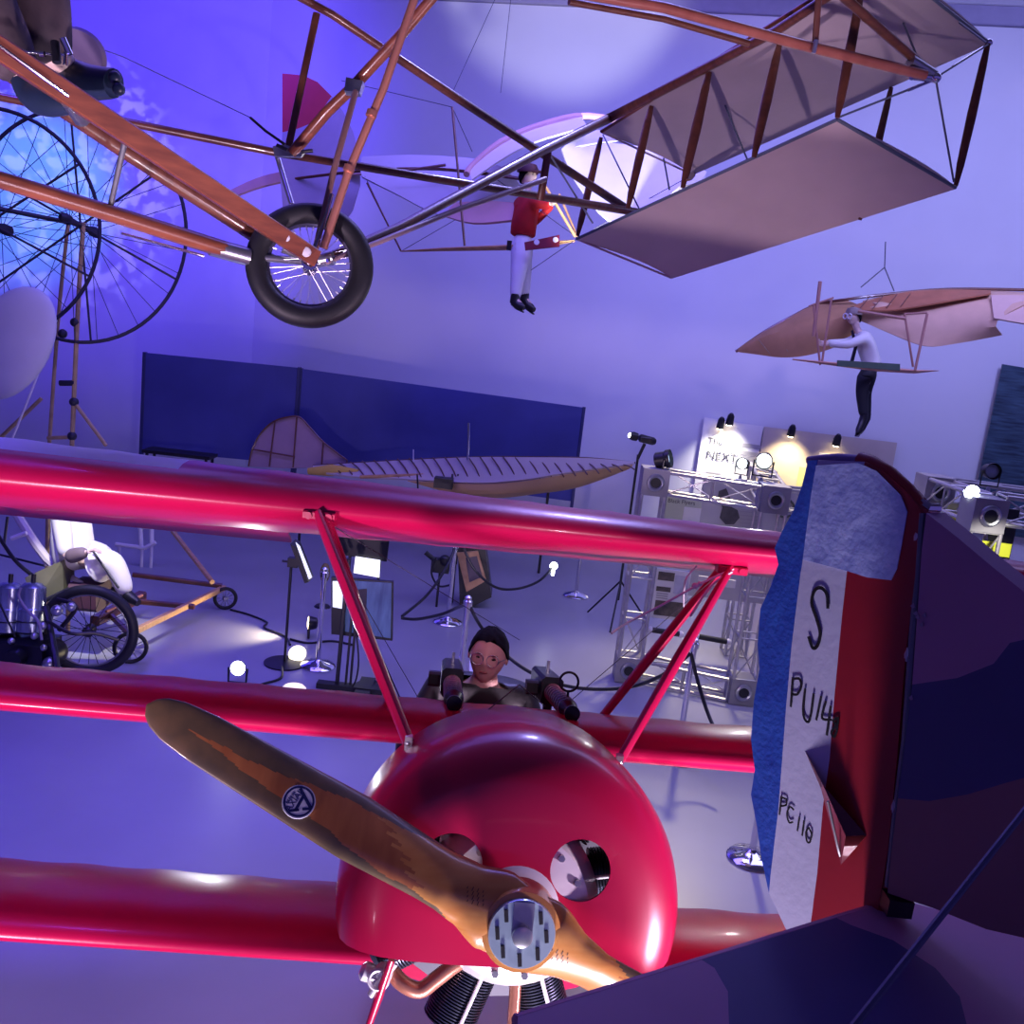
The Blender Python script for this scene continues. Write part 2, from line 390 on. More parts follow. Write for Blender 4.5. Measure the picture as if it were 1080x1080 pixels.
INK = mat('dark_ink', (.08, .08, .09), .6, noise=.1); PINK = mat('pale_ink', (.40, .38, .38), .6, noise=.1)
def textmesh(txt, size, m, name, parent, origin, right, up, ext=.001):
    cu = bpy.data.curves.new('t', 'FONT'); cu.body = txt; cu.size = size; cu.extrude = ext
    o = bpy.data.objects.new('t', cu); COL.objects.link(o)
    dg = bpy.context.evaluated_depsgraph_get(); me = bpy.data.meshes.new_from_object(o.evaluated_get(dg))
    bpy.data.objects.remove(o)
    right = V(right).normalized(); up = V(up).normalized(); nz = right.cross(up)
    b = MB(); b.add([V(origin) + right * q.co.x + up * q.co.y + nz * q.co.z for q in me.vertices], [list(f.vertices) for f in me.polygons])
    bpy.data.meshes.remove(me)
    return b.build(name, m, parent)
wr = V((1, -.2, 0)).normalized()
def boardpart(board, x, zt, w_, h, m, name, off=.03):
    c = V(x); b = MB(); nn = V((.2, 1, 0)).normalized()
    b.plate([c - nn * off, c + wr * w_ - nn * off, c + wr * w_ - V((0, 0, h)) - nn * off, c - V((0, 0, h)) - nn * off], .01); return b.build(name, m, board)
wb = wallboard('wall_panel', (743, 440, 805, 450), BOARDW, 'white upright text panel, leftmost of the lit panels on the far wall', 'panel')
q = wallpt(746, 468, .13); textmesh('The', .17, INK, 'lettering', wb, q, wr, (0, 0, 1))
q = wallpt(744, 483, .13); textmesh('NEXT', .21, INK, 'lettering', wb, q, wr, (0, 0, 1))
for k, (a, bb, ww) in enumerate(((783, 467, .4), (781, 475, .4), (780, 480, .35), (745, 497, .25), (762, 502, .5))): boardpart(wb, wallpt(a, bb, .08), 0, ww, .07, PINK, 'text_line')
wt = wallboard('wall_panel', (806, 450, 946, 467), BOARDT, 'wide tan panel to the right of the white one on the far wall', 'panel', off=.10)
boardpart(wt, wallpt(864, 477, .1), 0, .75, .9, mat('white_sheet', (.8, .78, .72), .6, noise=.03), 'text_sheet')
boardpart(wt, wallpt(843, 492, .1), 0, .4, .5, mat('lime_sheet', (.45, .44, .22), .6, noise=.1), 'text_sheet')
wd = wallboard('photo_mural', (1057, 384, 1130, 396), DKPIC, 'tall dark sea picture hanging on the far wall at the right edge', 'mural', low=1.0, off=.14)
# small picture lights on the top edge
def piclight(px, py, warm, label, en):
    q = wallpt(px, py, .32); t = thing('picture_light', label, 'lamp', q, 'small picture lights over the far wall panels')
    b = MB(); b.tube(q + V((0, .28, -.05)), q + V((0, 0, .06)), .02); b.build('arm', BLACK, t)
    b = MB(); b.lathe([(.03, 0), (.06, .05), (.07, .2)], q + V((0, 0, .08)), V((0, .35, -1)), 12); b.build('lamp_head', BLACK, t)
    b = MB(); b.lathe([(.055, 0), (.05, .012)], q + V((0, .065, -.115)), V((0, .35, -1)), 12); b.build('bulb', mat('warm_bulb', (1, .85, .55), emit=12), t)
    lamp('SPOT', 'picture_light_glow', q + V((0, -.35, .05)), q + V((0, .35, -1.2)), warm, en, .05, spot=75, blend=.9)
piclight(761, 445, (1, .95, .85), 'small black picture light over the left side of the white wall panel', 45)
piclight(771, 441, (1, .95, .85), 'larger black picture light just right of centre of the white wall panel', 150)
piclight(836, 453, (1, .82, .45), 'small picture light over the left half of the tan wall panel', 200)
piclight(884, 463, (1, .82, .45), 'small picture light over the middle of the tan wall panel', 120)

# ------------------------------------------------------------------ aluminium trusses
def column(t, x, y, z0, z1, w=.24):
    b = MB()
    for sx in (-1, 1):
        for sy in (-1, 1): b.tube((x + sx * w / 2, y + sy * w / 2, z0), (x + sx * w / 2, y + sy * w / 2, z1), .018, n=8)
    n = max(2, int((z1 - z0) / .42)); dz = (z1 - z0) / n
    for k in range(n + 1):
        z = z0 + k * dz
        for a, c in (((-1, -1), (1, -1)), ((1, -1), (1, 1)), ((1, 1), (-1, 1)), ((-1, 1), (-1, -1))):
            b.tube((x + a[0] * w / 2, y + a[1] * w / 2, z), (x + c[0] * w / 2, y + c[1] * w / 2, z), .010, n=6)
            if k < n and (k % 2 == 0): b.tube((x + a[0] * w / 2, y + a[1] * w / 2, z), (x + c[0] * w / 2, y + c[1] * w / 2, z + dz), .008, n=6)
    return b.build('truss_column', ALU, t)
def beam(t, p0, p1, w=.22, name='truss_beam'):
    p0, p1 = V(p0), V(p1); ax = (p1 - p0).normalized(); sd = ax.cross(V((0, 0, 1))).normalized(); b = MB(); L = (p1 - p0).length
    cs = [(sd * sx + V((0, 0, 1)) * sz) * w / 2 for sx, sz in ((-1, -1), (1, -1), (1, 1), (-1, 1))]
    for c in cs: b.tube(p0 + c, p1 + c, .018, n=8)
    n = max(2, int(L / .4))
    for k in range(n + 1):
        q = p0 + ax * L * k / n
        for i in range(4):
            b.tube(q + cs[i], q + cs[(i + 1) % 4], .010, n=6)
            if k < n: b.tube(q + cs[i], q + ax * L / n + cs[(i + 1) % 4], .008, n=6)
    return b.build(name, ALU, t)
def nodebox(t, c, w=.27):
    b = MB(); b.box(c, (w, w, w)); o = b.build('corner_block', mat('grey_block', (.30, .29, .33), .5, metal=.3, noise=.15), t)
    b = MB(); b.torus(V(c) + V((0, -w / 2 - .004, 0)), (0, 1, 0), .07, .02, 20, 8); b.lathe([(.06, -.004), (.06, .004)], V(c) + V((0, -w / 2 - .004, 0)), (0, 1, 0), 16, m=1)
    b.build('port', [STEEL, BLACK], o)
A = G(660, 716); B = G(779, 739); ztop = PY(690, 507, A.y).z
A.x += .0
tr = thing('display_truss', 'silver box truss display frame with printed panels, left of the rudder', 'truss', ((A.x + B.x) / 2, A.y, 0), 'silver lattice display frames')
for q in (A, B):
    column(tr, q.x, q.y, .27, ztop - .13); nodebox(tr, (q.x, q.y, .14)); nodebox(tr, (q.x, q.y, ztop))
column(tr, B.x + .25, B.y + 1.5, .02, ztop + .1)
beam(tr, (A.x + .13, A.y, .14), (B.x - .13, B.y, .14)); beam(tr, (A.x + .13, A.y, ztop), (B.x - .13, B.y, ztop))
beam(tr, (B.x + .13, B.y, ztop), (B.x + 1.5, B.y + .1, ztop)); 
for q in (B,): beam(tr, (q.x + .03, q.y + .13, ztop), (q.x + .22, q.y + 1.38, ztop))
# second truss on the right
C1 = PY(985, 517, 8.6); C2 = PY(1036, 541, 7.6)
tr2 = thing('display_truss', 'silver box truss display frame at the right edge, past the tail fin', 'truss', (C1.x, 8.4, 0), 'silver lattice display frames')
for q in (C1, C2):
    column(tr2, q.x, q.y, .0, q.z - .14); nodebox(tr2, (q.x, q.y, q.z))
C3 = V((C1.x + 1.9, 8.3, C1.z)); C4 = V((C2.x + 1.4, 7.45, C2.z))
beam(tr2, C1 + V((.13, 0, 0)), C3); beam(tr2, C2 + V((.13, 0, .05)), C4 + V((0, 0, .05))); beam(tr2, C1 + V((0, -.1, 0)), C2 + V((0, .13, .03)))
column(tr2, C4.x, C4.y, 0, C4.z - .1); column(tr2, C3.x, C3.y, 0, C3.z - .1)
LIME = mat('lime_print', (.60, .66, .04), .5, noise=.1, scale=3)
def board4(name, px, d, m, label, cat, t=.03, parent=None, group=None, z=None):
    """flat upright board through a pixel rectangle (x0,y0 top left, x1,y1 top right, height px)"""
    x0, y0, x1, y1, h = px; Y = d; a, c = PY(x0, y0, Y), PY(x1, y1, Y); H = SZ(h, d * 1.03)
    b = MB(); b.plate([a, V((c.x, Y, a.z * .5 + c.z * .5)), V((c.x, Y, a.z - H)), V((a.x, Y, a.z - H))], t)
    o = b.build(name, m, parent)
    if parent is None:
        o['label'] = label; o['category'] = cat
        if group: o['group'] = group
    return o, V((min(a.x, c.x), Y - t / 2, a.z)), abs(c.x - a.x), H
def sub(o, org, x, z, w_, h, m, name='picture', off=.004):
    b = MB(); b.box(org + V((x + w_ / 2, -off, -z - h / 2)), (w_, .006, h)); return b.build(name, m, o)
# boards on the left truss
o, og, W_, H_ = board4('display_board', (703, 520, 741, 525, 62), A.y + .2, mat('pale_green_print', (.55, .60, .45), .6, noise=.08), 'pale green and white printed board hanging high in the left truss frame', 'board')
sub(o, og, .02, .26, .16, .25, BOARDW, 'photo'); sub(o, og, .2, .12, W_ - .2, .5, mat('white_print', (.8, .8, .74), .5, noise=.03), 'text_area')
textmesh('Black Flyers', .06, INK, 'lettering', o, og + V((.02, -.006, -.09)), (1, 0, 0), (0, 0, 1))
o, og, W_, H_ = board4('display_banner', (742, 505, 850, 520, 125), A.y + .95, mat('grey_print', (.45, .43, .42), .6, noise=.12, scale=2), 'wide grey printed banner with instrument photographs behind the left truss', 'banner')
b = MB(); c = PY(768, 538, A.y + .93)
b.plate([PY(x, y, A.y + .925) for x, y in ((758, 518), (766, 515), (770, 525), (772, 535), (778, 538), (780, 546), (774, 553), (765, 553), (759, 546), (762, 535), (757, 526))], .006); b.build('photo', mat('dark_photo', (.09, .085, .08), .5, noise=.4, scale=15), o)
b = MB(); b.torus(PY(828, 536, A.y + .92), (0, 1, 0), .10, .012); b.build('photo_of_dial', mat('dial_print', (.08, .09, .06), .5, noise=.1), o)
for k in range(6):
    q = PY(790, 540 + k * 4, A.y + .925); b = MB(); b.box(q, (.22, .004, .012)); b.build('text_line', PINK, o)
o, og, W_, H_ = board4('display_board', (693, 599, 729, 604, 54), A.y + .1, mat('white_print', (.8, .8, .74), .5, noise=.03), 'white printed board with dark photographs hanging low in the left truss frame', 'board')
pic = mat('brown_photo', (.16, .13, .09), .5, col2=(.04, .035, .03), scale=14)
sub(o, og, .02, .03, .17, .09, pic); sub(o, og, .02, .19, .15, .05, pic); sub(o, og, .03, .34, .30, .16, pic)
sub(o, og, .2, .05, .14, .2, mat('pale_map_print', (.62, .64, .68), .5, noise=.2, scale=12), 'map')
for k in range(3): sub(o, og, .03, .26 + .024 * k, .12, .008, PINK, 'text_line')
o, og, W_, H_ = board4('sign_strip', (737, 607, 776, 613, 9), A.y + .3, BOARDW, 'narrow white sign strip hung across the left truss under the red wing', 'sign')
for x0, y0, x1, y1, nm in ((686, 664, 718, 669, 'left'), (735, 671, 768, 677, 'right')):
    a, c = PY(x0, y0, A.y - .05), PY(x1, y1, A.y - .05)
    t = thing('barrier_rail', f'short black rail with white end knobs across the truss, the {nm} one', 'rail', (a + c) / 2, 'black rails across the left truss')
    b = MB(); b.tube(a, c, .03, n=12); b.build('rail', BLACK, t)
    for q in (a, c): b = MB(); b.ball(q, .035); b.build('end_knob', PWIRE, t)
# boards on the right truss
o, og, W_, H_ = board4('display_board', (1000, 530, 1030, 534, 68), 8.3, mat('grey_green_print', (.42, .46, .22), .6, noise=.1), 'grey green printed board with lime strips in the right hand truss', 'board')
sub(o, og, .05, .1, .2, .05, LIME, 'strip'); sub(o, og, .13, .16, .09, .32, LIME, 'strip')
o, og, W_, H_ = board4('display_board', (1045, 534, 1075, 538, 72), 7.75, mat('black_print', (.012, .012, .014), .35, noise=.2), 'black board with a lime base strip in the right hand truss', 'board')
b = MB(); b.plate([PY(1036, 570, 7.6), PY(1067, 574, 7.6), PY(1064, 588, 7.6), PY(1034, 584, 7.6)], .01); b.build('strip', LIME, o)
lamp('SPOT', 'board_light', (C2.x + .1, 6.9, 2.6), (C2.x, 7.8, 1.5), (1, .95, .8), 45, .05, spot=70)

# stage lamps
def parcan(p, aim, size, lens, label, en=0, color=(1, 1, 1)):
    p = V(p); aim = V(aim).normalized(); t = thing('stage_lamp', label, 'lamp', p, 'black stage lamps on the trusses')
    b = MB(); b.lathe([(size * .5, -size * .9), (size * .62, -size * .8), (size * .62, -size * .1), (size * .72, 0), (size * .72, size * .35)], p, aim, 20, capped=False); b.lathe([(.001, -size * .9), (size * .5, -size * .9)], p, aim, 20, capped=False); b.build('housing', BLACK, t)
    b = MB(); b.lathe([(size * .60, 0), (size * .5, size * .05), (.002, size * .08)], p + aim * size * .04, aim, 20, capped=False); b.build('lens', lens, t)
    b = MB(); sd = aim.cross(V((0, 0, 1))).normalized()
    b.path([p + sd * size * .8, p + sd * size * .78 - V((0, 0, size * 1.3)), p - sd * size * .78 - V((0, 0, size * 1.3)), p - sd * size * .8], size * .08, 8, up=aim); b.build('yoke', BLACK, t)
    b = MB(); b.lathe([(size * .2, 0), (size * .2, size * .4), (size * .12, size * .7)], p - V((0, 0, size * 2.1)), (0, 0, 1), 10); b.build('clamp', STEEL, t)
    if en: lamp('SPOT', 'stage_lamp_beam', p + aim * size * .6, p + aim * 3, color, en, .05, spot=50)
GLOW = mat('lit_lens', (.85, .92, 1.), emit=9); GLOWB = mat('pale_blue_lens', (.55, .75, 1.), .2, emit=1.2); DIML = mat('dim_lens', (.25, .28, .4), .15, metal=.3, noise=.2)
parcan(PY(703, 484, A.y), (.75, -.3, .25), .13, GLOWB, 'black stage lamp with pale blue lens on the left end of the truss')
parcan(PY(783, 489, A.y), (-.6, -.8, .1), .085, GLOW, 'small lit stage lamp, left of the pair on the truss beam', 25)
parcan(PY(806, 486, A.y), (-.3, -1, -.1), .12, GLOW, 'larger lit stage lamp, right of the pair on the truss beam', 30)
parcan(PY(1046, 497, 8.3), (0, -1, .1), .10, DIML, 'unlit black stage lamp on the right hand truss beside the dark mural')
q = PY(1026, 517, 7.6)
o = mesh1(lambda b: (b.ball(q, (.05, .05, .04)), b.lathe([(.05, 0), (.06, .03)], q - V((0, 0, .06)), (0, 0, 1), 12)), 'lamp_bulb', GLOW); o['label'] = 'small glowing white bulb on top of the right hand truss block'; o['category'] = 'lamp'
# spotlight on a tall thin stand
q = PY(665, 560, 11.5); tp = PY(672, 488, 11.5)
base = V((tp.x, 11.5, 0))
t = thing('follow_spotlight', 'slim black spotlight on a tall thin tripod stand at the partition end', 'spotlight', base)
b = MB(); b.tube(base + V((0, 0, .3)), V((tp.x, 11.5, tp.z + .1)), .016); b.tube(base + V((0, 0, .9)), base + V((0, 0, 1.0)), .028); b.build('pole', BLACK, t)
for k in range(3):
    a = 2 * pi * k / 3 + .3; b = MB(); b.tube(base + V((0, 0, .55)), base + V((.45 * cos(a), .45 * sin(a), .01)), .012); b.build('leg', BLACK, t)
h0 = PY(664, 459, 11.5); h1 = PY(691, 466, 11.6)
b = MB(); ax = (h0 - h1).normalized(); b.lathe([(.035, 0), (.05, .03), (.05, .2), (.035, .22)], h1, ax, 14); b.lathe([(.05, 0), (.055, .05), (.04, .1)], h0 - ax * .1, ax, 14); b.build('lamp_barrel', BLACK, t)
b = MB(); b.box(PY(681, 464, 11.5), (.13, .12, .06)); b.tube(tp + V((0, 0, .05)), PY(680, 468, 11.5), .02); b.build('lamp_head', BLACK, t)
b = MB(); b.lathe([(.032, 0), (.02, .012)], h0, ax, 12); b.build('lens', GLOW, t)
# ================================================================== red triplane
HUB = P(548, 975, 2.45)
_ps, _th = radians(4), radians(15)
EX = V((cos(_ps), sin(_ps), 0)); _fh = V((sin(_ps), -cos(_ps), 0)); AF = -(_fh * cos(_th) + V((0, 0, sin(_th)))); EZ = EX.cross(AF)
def L(p): return HUB + EX * p[0] + AF * p[1] + EZ * p[2]
tp = thing('triplane', 'red triplane with round cowling and wooden propeller, filling the foreground', 'aeroplane', V((HUB.x, HUB.y, 0)))
# --- wings
def foil(x, thk=1.):   # thickness profile top / bottom (unit chord)
    top = thk * (.40 * (x ** .5) * (1 - x) * .62 + .10 * x * (1 - x))
    bot = -.085 * thk * (x ** .5) * (1 - x) * 1.6 + .035 * sin(pi * x) * x
    return top, bot
XS = [0, .004, .015, .035, .07, .12, .2, .3, .42, .55, .68, .8, .9, 1.0]
def wing(name, y0, z0, xl, xr, chord, inc, white=None, tl=1., tr=1.):
    b = MB(); rib = .31; ns = 5; xs = []; x = xl
    N = int(round((xr - xl) / (rib / ns)))
    secs = []
    for i in range(N + 1):
        x = xl + (xr - xl) * i / N; ph = ((x / rib) % 1.0); sag = sin(pi * ph)
        e = min(x - xl, xr - x); tk = tl + (tr - tl) * (x + 1.8) / 2.6; tipf = 1 if e > .35 else max(.25, math.sqrt(max(0, 1 - (1 - e / .35) ** 2)))
        ch = chord * (.55 + .45 * tipf) - .018 * sag
        sec = []
        for k, xx in enumerate(XS): sec.append((xx, foil(xx, tk)[0] * tipf - (.006 * sag * (1 if xx > .15 else 0) * (1 - xx) ** .3)))
        for xx in reversed(XS[1:-1]): sec.append((xx, foil(xx, tk)[1] * tipf + .004 * sag * (1 if xx > .15 else 0)))
        pts = []
        for (xx, yy) in sec:
            a = xx * ch + (chord - ch) * .35 * (1 - tipf); zz = yy * chord
            pts.append(V((x, y0 + a * cos(inc) + zz * sin(inc), z0 - a * sin(inc) + zz * cos(inc))))
        secs.append(pts)
    n = len(secs[0]); vs = [q for r in secs for q in r]; fs = []; ms = []
    for i in range(N):
        for k in range(n):
            xm = xl + (xr - xl) * (i + .5) / N
            mm = 1 if (white and xm < white and 4 <= k < 12) else 0
            b.add([], [], 0); b.f.append([i * n + k, (i + 1) * n + k, (i + 1) * n + (k + 1) % n, i * n + (k + 1) % n]); b.m.append(mm)
    b.f += [list(range(n)), list(range(N * n + n - 1, N * n - 1, -1))]; b.m += [0, 0]; b.v = vs
    return b.build(name, [RED, WHITEF], tp, xf=L, sharp=50)
INC = radians(3.5)
wu = wing('upper_wing', .80, 1.06, -3.1, 3.1, .97, INC, white=-1.24, tl=1.62, tr=1.12); wu['label'] = 'upper wing with a white field on its outer left top'
wm = wing('middle_wing', .70, .33, -2.9, 2.9, .90, INC)
wo = wing('lower_wing', .65, -.38, -2.7, 2.7, .90, INC)
# drooped aileron at the left of the upper wing
b = MB(); R_ = []
for i in range(8):
    x = -.98 - 2.0 * i / 7
    yy = .80 + .93; zz = 1.06 - .93 * sin(INC)
    R_.append([V((x, yy - .22, zz + .028)), V((x, yy - .02, zz + .008)), V((x, yy + .14, zz - .045))])
b.shell(R_, .014); b.build('aileron', RED, tp, xf=L)
# ribs tapes: thin lines on lower wing
for k in range(-8, 9):
    pass
# --- cowling with two holes and cut away bottom
b = MB(); n = 96
prof = [(.085, .115), (.20, .110), (.30, .115), (.37, .130), (.42, .155), (.455, .19), (.478, .235), (.49, .29), (.495, .36), (.495, .62)]
b.lathe(prof, (-.005, 0, -.03), (0, 1, 0), n, capped=False)
me = bpy.data.meshes.new('c'); me.from_pydata(b.v, [], b.f); co = bpy.data.objects.new('c', me); COL.objects.link(co)
sm = co.modifiers.new('s', 'SOLIDIFY'); sm.thickness = .008; sm.offset = 0
cuts = []
def cutter(vs, fs):
    m2 = bpy.data.meshes.new('k'); m2.from_pydata([V(v) for v in vs], [], fs)
    bm = bmesh.new(); bm.from_mesh(m2); bmesh.ops.recalc_face_normals(bm, faces=bm.faces); bm.to_mesh(m2); bm.free()
    o = bpy.data.objects.new('k', m2); COL.objects.link(o); md = co.modifiers.new('b', 'BOOLEAN'); md.operation = 'DIFFERENCE'; md.solver = 'EXACT'; md.object = o; cuts.append(o)
for hx, hz in ((-.185, .105), (.165, .115)):
    k = MB(); k.lathe([(.083, -.1), (.083, .25)], (hx, 0, hz), (0, 1, 0), 40); cutter(k.v, k.f)
k = MB(); k.box((0, .35, -.655), (1.4, 1.0, 1.0)); cutter(k.v, k.f)
dg = bpy.context.evaluated_depsgraph_get(); ev = co.evaluated_get(dg); m2 = ev.to_mesh()
b = MB(); b.add([q.co.copy() for q in m2.vertices], [list(q.vertices) for q in m2.polygons]); ev.to_mesh_clear()
for o in cuts + [co]: bpy.data.objects.remove(o)
cowl = b.build('cowling', REDS, tp, xf=L, sharp=30)
# firewall behind engine
b = MB(); b.lathe([(.001, 0), (.44, 0), (.44, .03), (.001, .03)], (0, .60, 0), (0, 1, 0), 40); b.build('firewall', mat('grey_firewall', (.16, .16, .2), .5, noise=.2), tp, xf=L)
# --- rotary engine
CASE = mat('pale_alloy', (.80, .78, .80), .28, metal=.35, noise=.05); FIN = mat('dark_cylinder_fins', (.10, .11, .16), .32, metal=.85, noise=.2)
b = MB(); b.lathe([(.04, .08), (.12, .11), (.20, .13), (.235, .19), (.235, .42), (.15, .5)], (0, 0, 0), (0, 1, 0), 36); eng = b.build('crankcase', CASE, tp, xf=L)
for k in range(14):
    a = 2 * pi * k / 14; b = MB(); b.lathe([(.010, 0), (.010, .012)], (.18 * cos(a), .125, .18 * sin(a)), (0, -1, 0), 6)
    b.build('bolt', STEEL, eng, xf=L)
for k in range(9):
    a = -pi / 2 + radians(20) + 2 * pi * k / 9; d = V((cos(a), 0, sin(a))); c0 = V((0, .32, 0))
    b = MB(); pr = [(.055, .22)]
    for j in range(22):
        t0 = .235 + j * .0085; pr += [(.060, t0), (.078, t0 + .001), (.078, t0 + .0045), (.060, t0 + .0055)]
    pr += [(.055, .43), (.040, .44), (.001, .445)]
    b.lathe(pr, c0, d, 20); cy = b.build('engine_cylinder', FIN, tp, xf=L, sharp=25)
    pv = V((-sin(a), 0, cos(a)))
    b = MB(); b.tube(c0 + V((0, -.085, 0)) + d * .14 + pv * .02, c0 + V((0, -.085, 0)) + d * .44 + pv * .02, .006, n=8); b.build('pushrod', PWIRE, cy, xf=L)
b = MB(); b.path(catmull([(-.05, .22, -.15), (-.13, .2, -.18), (-.19, .2, -.23), (-.235, .2, -.265), (-.285, .2, -.25), (-.325, .22, -.22)], 5), .022, 12); b.build('intake_pipe', COPPER, tp, xf=L)
b = MB(); b.path([(.03, .25, -.14), (.04, .24, -.5)], .017, 12); b.build('intake_pipe', COPPER, tp, xf=L)
b = MB(); b.ball((-.34, .2, -.225), .028); b.lathe([(.02, 0), (.026, .02), (.026, .04), (.015, .05)], (-.355, .2, -.235), (-1, 0, .3), 10); b.tube((-.31, .18, -.19), (-.37, .18, -.28), .010); b.torus((-.35, .165, -.23), (0, 1, 0), .026, .006, 16, 6); b.build('valve_fitting', CASE, tp, xf=L)
# --- propeller
OLIVE = mat('olive_blade_sheath', (.15, .095, .045), .38, col2=(.09, .065, .035), scale=16, coat=.3)
PROPW = mat('propeller_wood', (.60, .28, .075), .28, col2=(.50, .19, .045), scale=7, stretch=(1, 1, 5), coat=.6)
PROPR = mat('propeller_red_wood', (.44, .16, .05), .28, col2=(.34, .11, .035), scale=8, stretch=(4, 1, 1), coat=.6)
BA = radians(154.5)      # direction of the upper left blade in the prop plane
bd = V((cos(BA), 0, sin(BA))); bn = V((-sin(BA), 0, cos(BA))) * -1
def blade_rows(sgn):
    rows = []; n = 90
    for i in range(n + 1):
        s = i / n; r = s * 1.11
        ch = .150
        for (a, c) in ((0, .19), (.07, .185), (.14, .140), (.25, .125), (.4, .142), (.6, .148), (.8, .124), (.9, .108), (.96, .088), (.985, .060), (1.0, .008)):
            if s >= a: lo = (a, c)
        tab = [(0, .19), (.07, .18), (.14, .125), (.25, .120), (.45, .134), (.7, .112), (.85, .100), (.93, .084), (.97, .062), (.99, .036), (1.0, .006)]
        for (a, c), (a2, c2) in zip(tab, tab[1:]):
            if a <= s <= a2: ch = c + (c2 - c) * (s - a) / (a2 - a)
        ch *= 1.0 + .32 * min(1, s / .15); th = .095 * (1 - s) ** 1.3 + .014
        if s < .1: th = .10
        tw = radians(10 + 38 * min(1, max(0, (s - .06) / .14)) * (1 - .62 * s)) if s > .06 else radians(4)
        if s > .985: th *= .5
        ring = []; m = 120
        for k in range(m):
            q = 2 * pi * k / m; u = cos(q) * ch / 2; v = sin(q) * th / 2
            if v > 0 and s > .1: v *= .5
            ca, sa = cos(tw), sin(tw)
            ring.append(bd * sgn * r + bn * sgn * (u * ca - v * sa) + V((0, 1, 0)) * (u * sa + v * ca))
        rows.append(ring)
    return rows
b = MB()
for sgn in (1, -1):
    rows = blade_rows(sgn); m = len(rows[0]); k0 = len(b.v); b.v += [q for r in rows for q in r]
    for i in range(len(rows) - 1):
        s = (i + .5) / 90
        for k in range(m):
            u = cos(2 * pi * (k + .5) / m); mm = 0
            mm = 2 if s > .34 + .1 * u + .02 * sin(23 * u + 3 * sgn) else 0
            if abs(u + .08 + .05 * sin(19 * s + sgn) + .02 * sin(61 * s)) > (1.05 - (s - .12) * 1.35 if s < .55 else .47 - (s - .55) * 1.4): mm = 1
            b.f.append([k0 + i * m + k, k0 + (i + 1) * m + k, k0 + (i + 1) * m + (k + 1) % m, k0 + i * m + (k + 1) % m]); b.m.append(mm)
    b.f.append([k0 + (len(rows) - 1) * m + k for k in range(m)]); b.m.append(1)
prop = b.build('propeller', [PROPW, OLIVE, PROPR], tp, xf=L, sharp=60)
b = MB(); b.lathe([(.04, -.055), (.100, -.052), (.102, .06), (.06, .075), (.05, .14)], (0, 0, 0), (0, 1, 0), 40); b.build('propeller_boss', PROPW, prop, xf=L)
HUBM = mat('pale_blue_steel', (.50, .66, .70), .22, metal=.55, noise=.08)
b = MB(); b.lathe([(.004, -.068), (.084, -.068), (.086, -.064), (.086, -.052)], (0, 0, 0), (0, 1, 0), 40); hub = b.build('hub_plate', HUBM, prop, xf=L)
b = MB(); b.box((0, -.070, .035), (.052, .006, .088)); b.lathe([(.022, 0), (.026, .004), (.026, .022), (.016, .026)], (0, -.068, 0), (0, -1, 0), 20); b.build('hub_shaft', STEEL, prop, xf=L)
for k in range(8):
    a = radians(22.5) + 2 * pi * k / 8 - pi / 2 - radians(22.5)
    if abs(k - 4) < 1: continue
    b = MB(); c = V((.062 * cos(a), -.070, .062 * sin(a))); b.box(c, (.010, .008, .030), Matrix.Rotation(-.15, 3, 'Y')); b.build('hub_bolt', BLACK, hub, xf=L)
# maker's roundel and stencil marks on the blade
bpy.context.view_layer.update()
def bvh(o):
    off = WO[o.name]; return BVHTree.FromPolygons([q.co + off for q in o.data.vertices], [list(f.vertices) for f in o.data.polygons])
pb = bvh(prop)
def hit(tree, px, py):
    d = _d(px, py).normalized(); loc, nr, _, _ = tree.ray_cast(CAM, d)
    if loc is None: return None, None
    if nr.dot(d) > 0: nr = -nr
    return loc, nr
hl, hn = hit(pb, 315, 846)
if hl is None: hl, hn = P(315, 846, 2.3), -CF
su = (bn - hn * bn.dot(hn)).normalized(); su = (CU - hn * CU.dot(hn)).normalized(); sr = su.cross(hn).normalized()
SNAVY = mat('sticker_navy', (.01, .015, .10), .4, noise=.05); SWHITE = mat('sticker_white', (.66, .68, .78), .4, noise=.04)
o0 = hl + hn * .003
def S2(x, y, k=.001): return o0 + sr * x * .041 + su * y * .041 + hn * k
b = MB(); b.plate([S2(cos(2 * pi * k / 40) * 1.02, sin(2 * pi * k / 40) * 1.02, 0) for k in range(40)], .006, hn); st = b.build('maker_sticker', SWHITE, prop); st['label'] = 'round white and navy maker sticker on the blade'
b = MB(); 
for k in range(40):
    a, c = 2 * pi * k / 40, 2 * pi * (k + 1) / 40
    b.plate([S2(cos(a) * .95, sin(a) * .95, .0035), S2(cos(c) * .95, sin(c) * .95, .0035), S2(cos(c) * .82, sin(c) * .82, .0035), S2(cos(a) * .82, sin(a) * .82, .0035)], .001, hn)
def seg(x0, y0, x1, y1, w_):
    d = V((x1 - x0, y1 - y0)).normalized() * w_ / 2; e = (-d[1], d[0])
    b.plate([S2(x0 + e[0], y0 + e[1], .0035), S2(x1 + e[0], y1 + e[1], .0035), S2(x1 - e[0], y1 - e[1], .0035), S2(x0 - e[0], y0 - e[1], .0035)], .001, hn)
seg(.12, .80, .72, -.52, .20); seg(.28, .30, -.26, -.55, .19); seg(-.62, -.5, -.02, -.5, .16); seg(.18, -.48, .70, -.5, .16)
b.build('sticker_ring', SNAVY, st)
ta = radians(52); tr_ = (sr * cos(ta) + su * sin(ta)); tu = (-sr * sin(ta) + su * cos(ta))
textmesh('AXIAL', .022, SNAVY, 'sticker_lettering', st, o0 + hn * .0035 - sr * .024 - su * .024, tr_, tu, .0004)
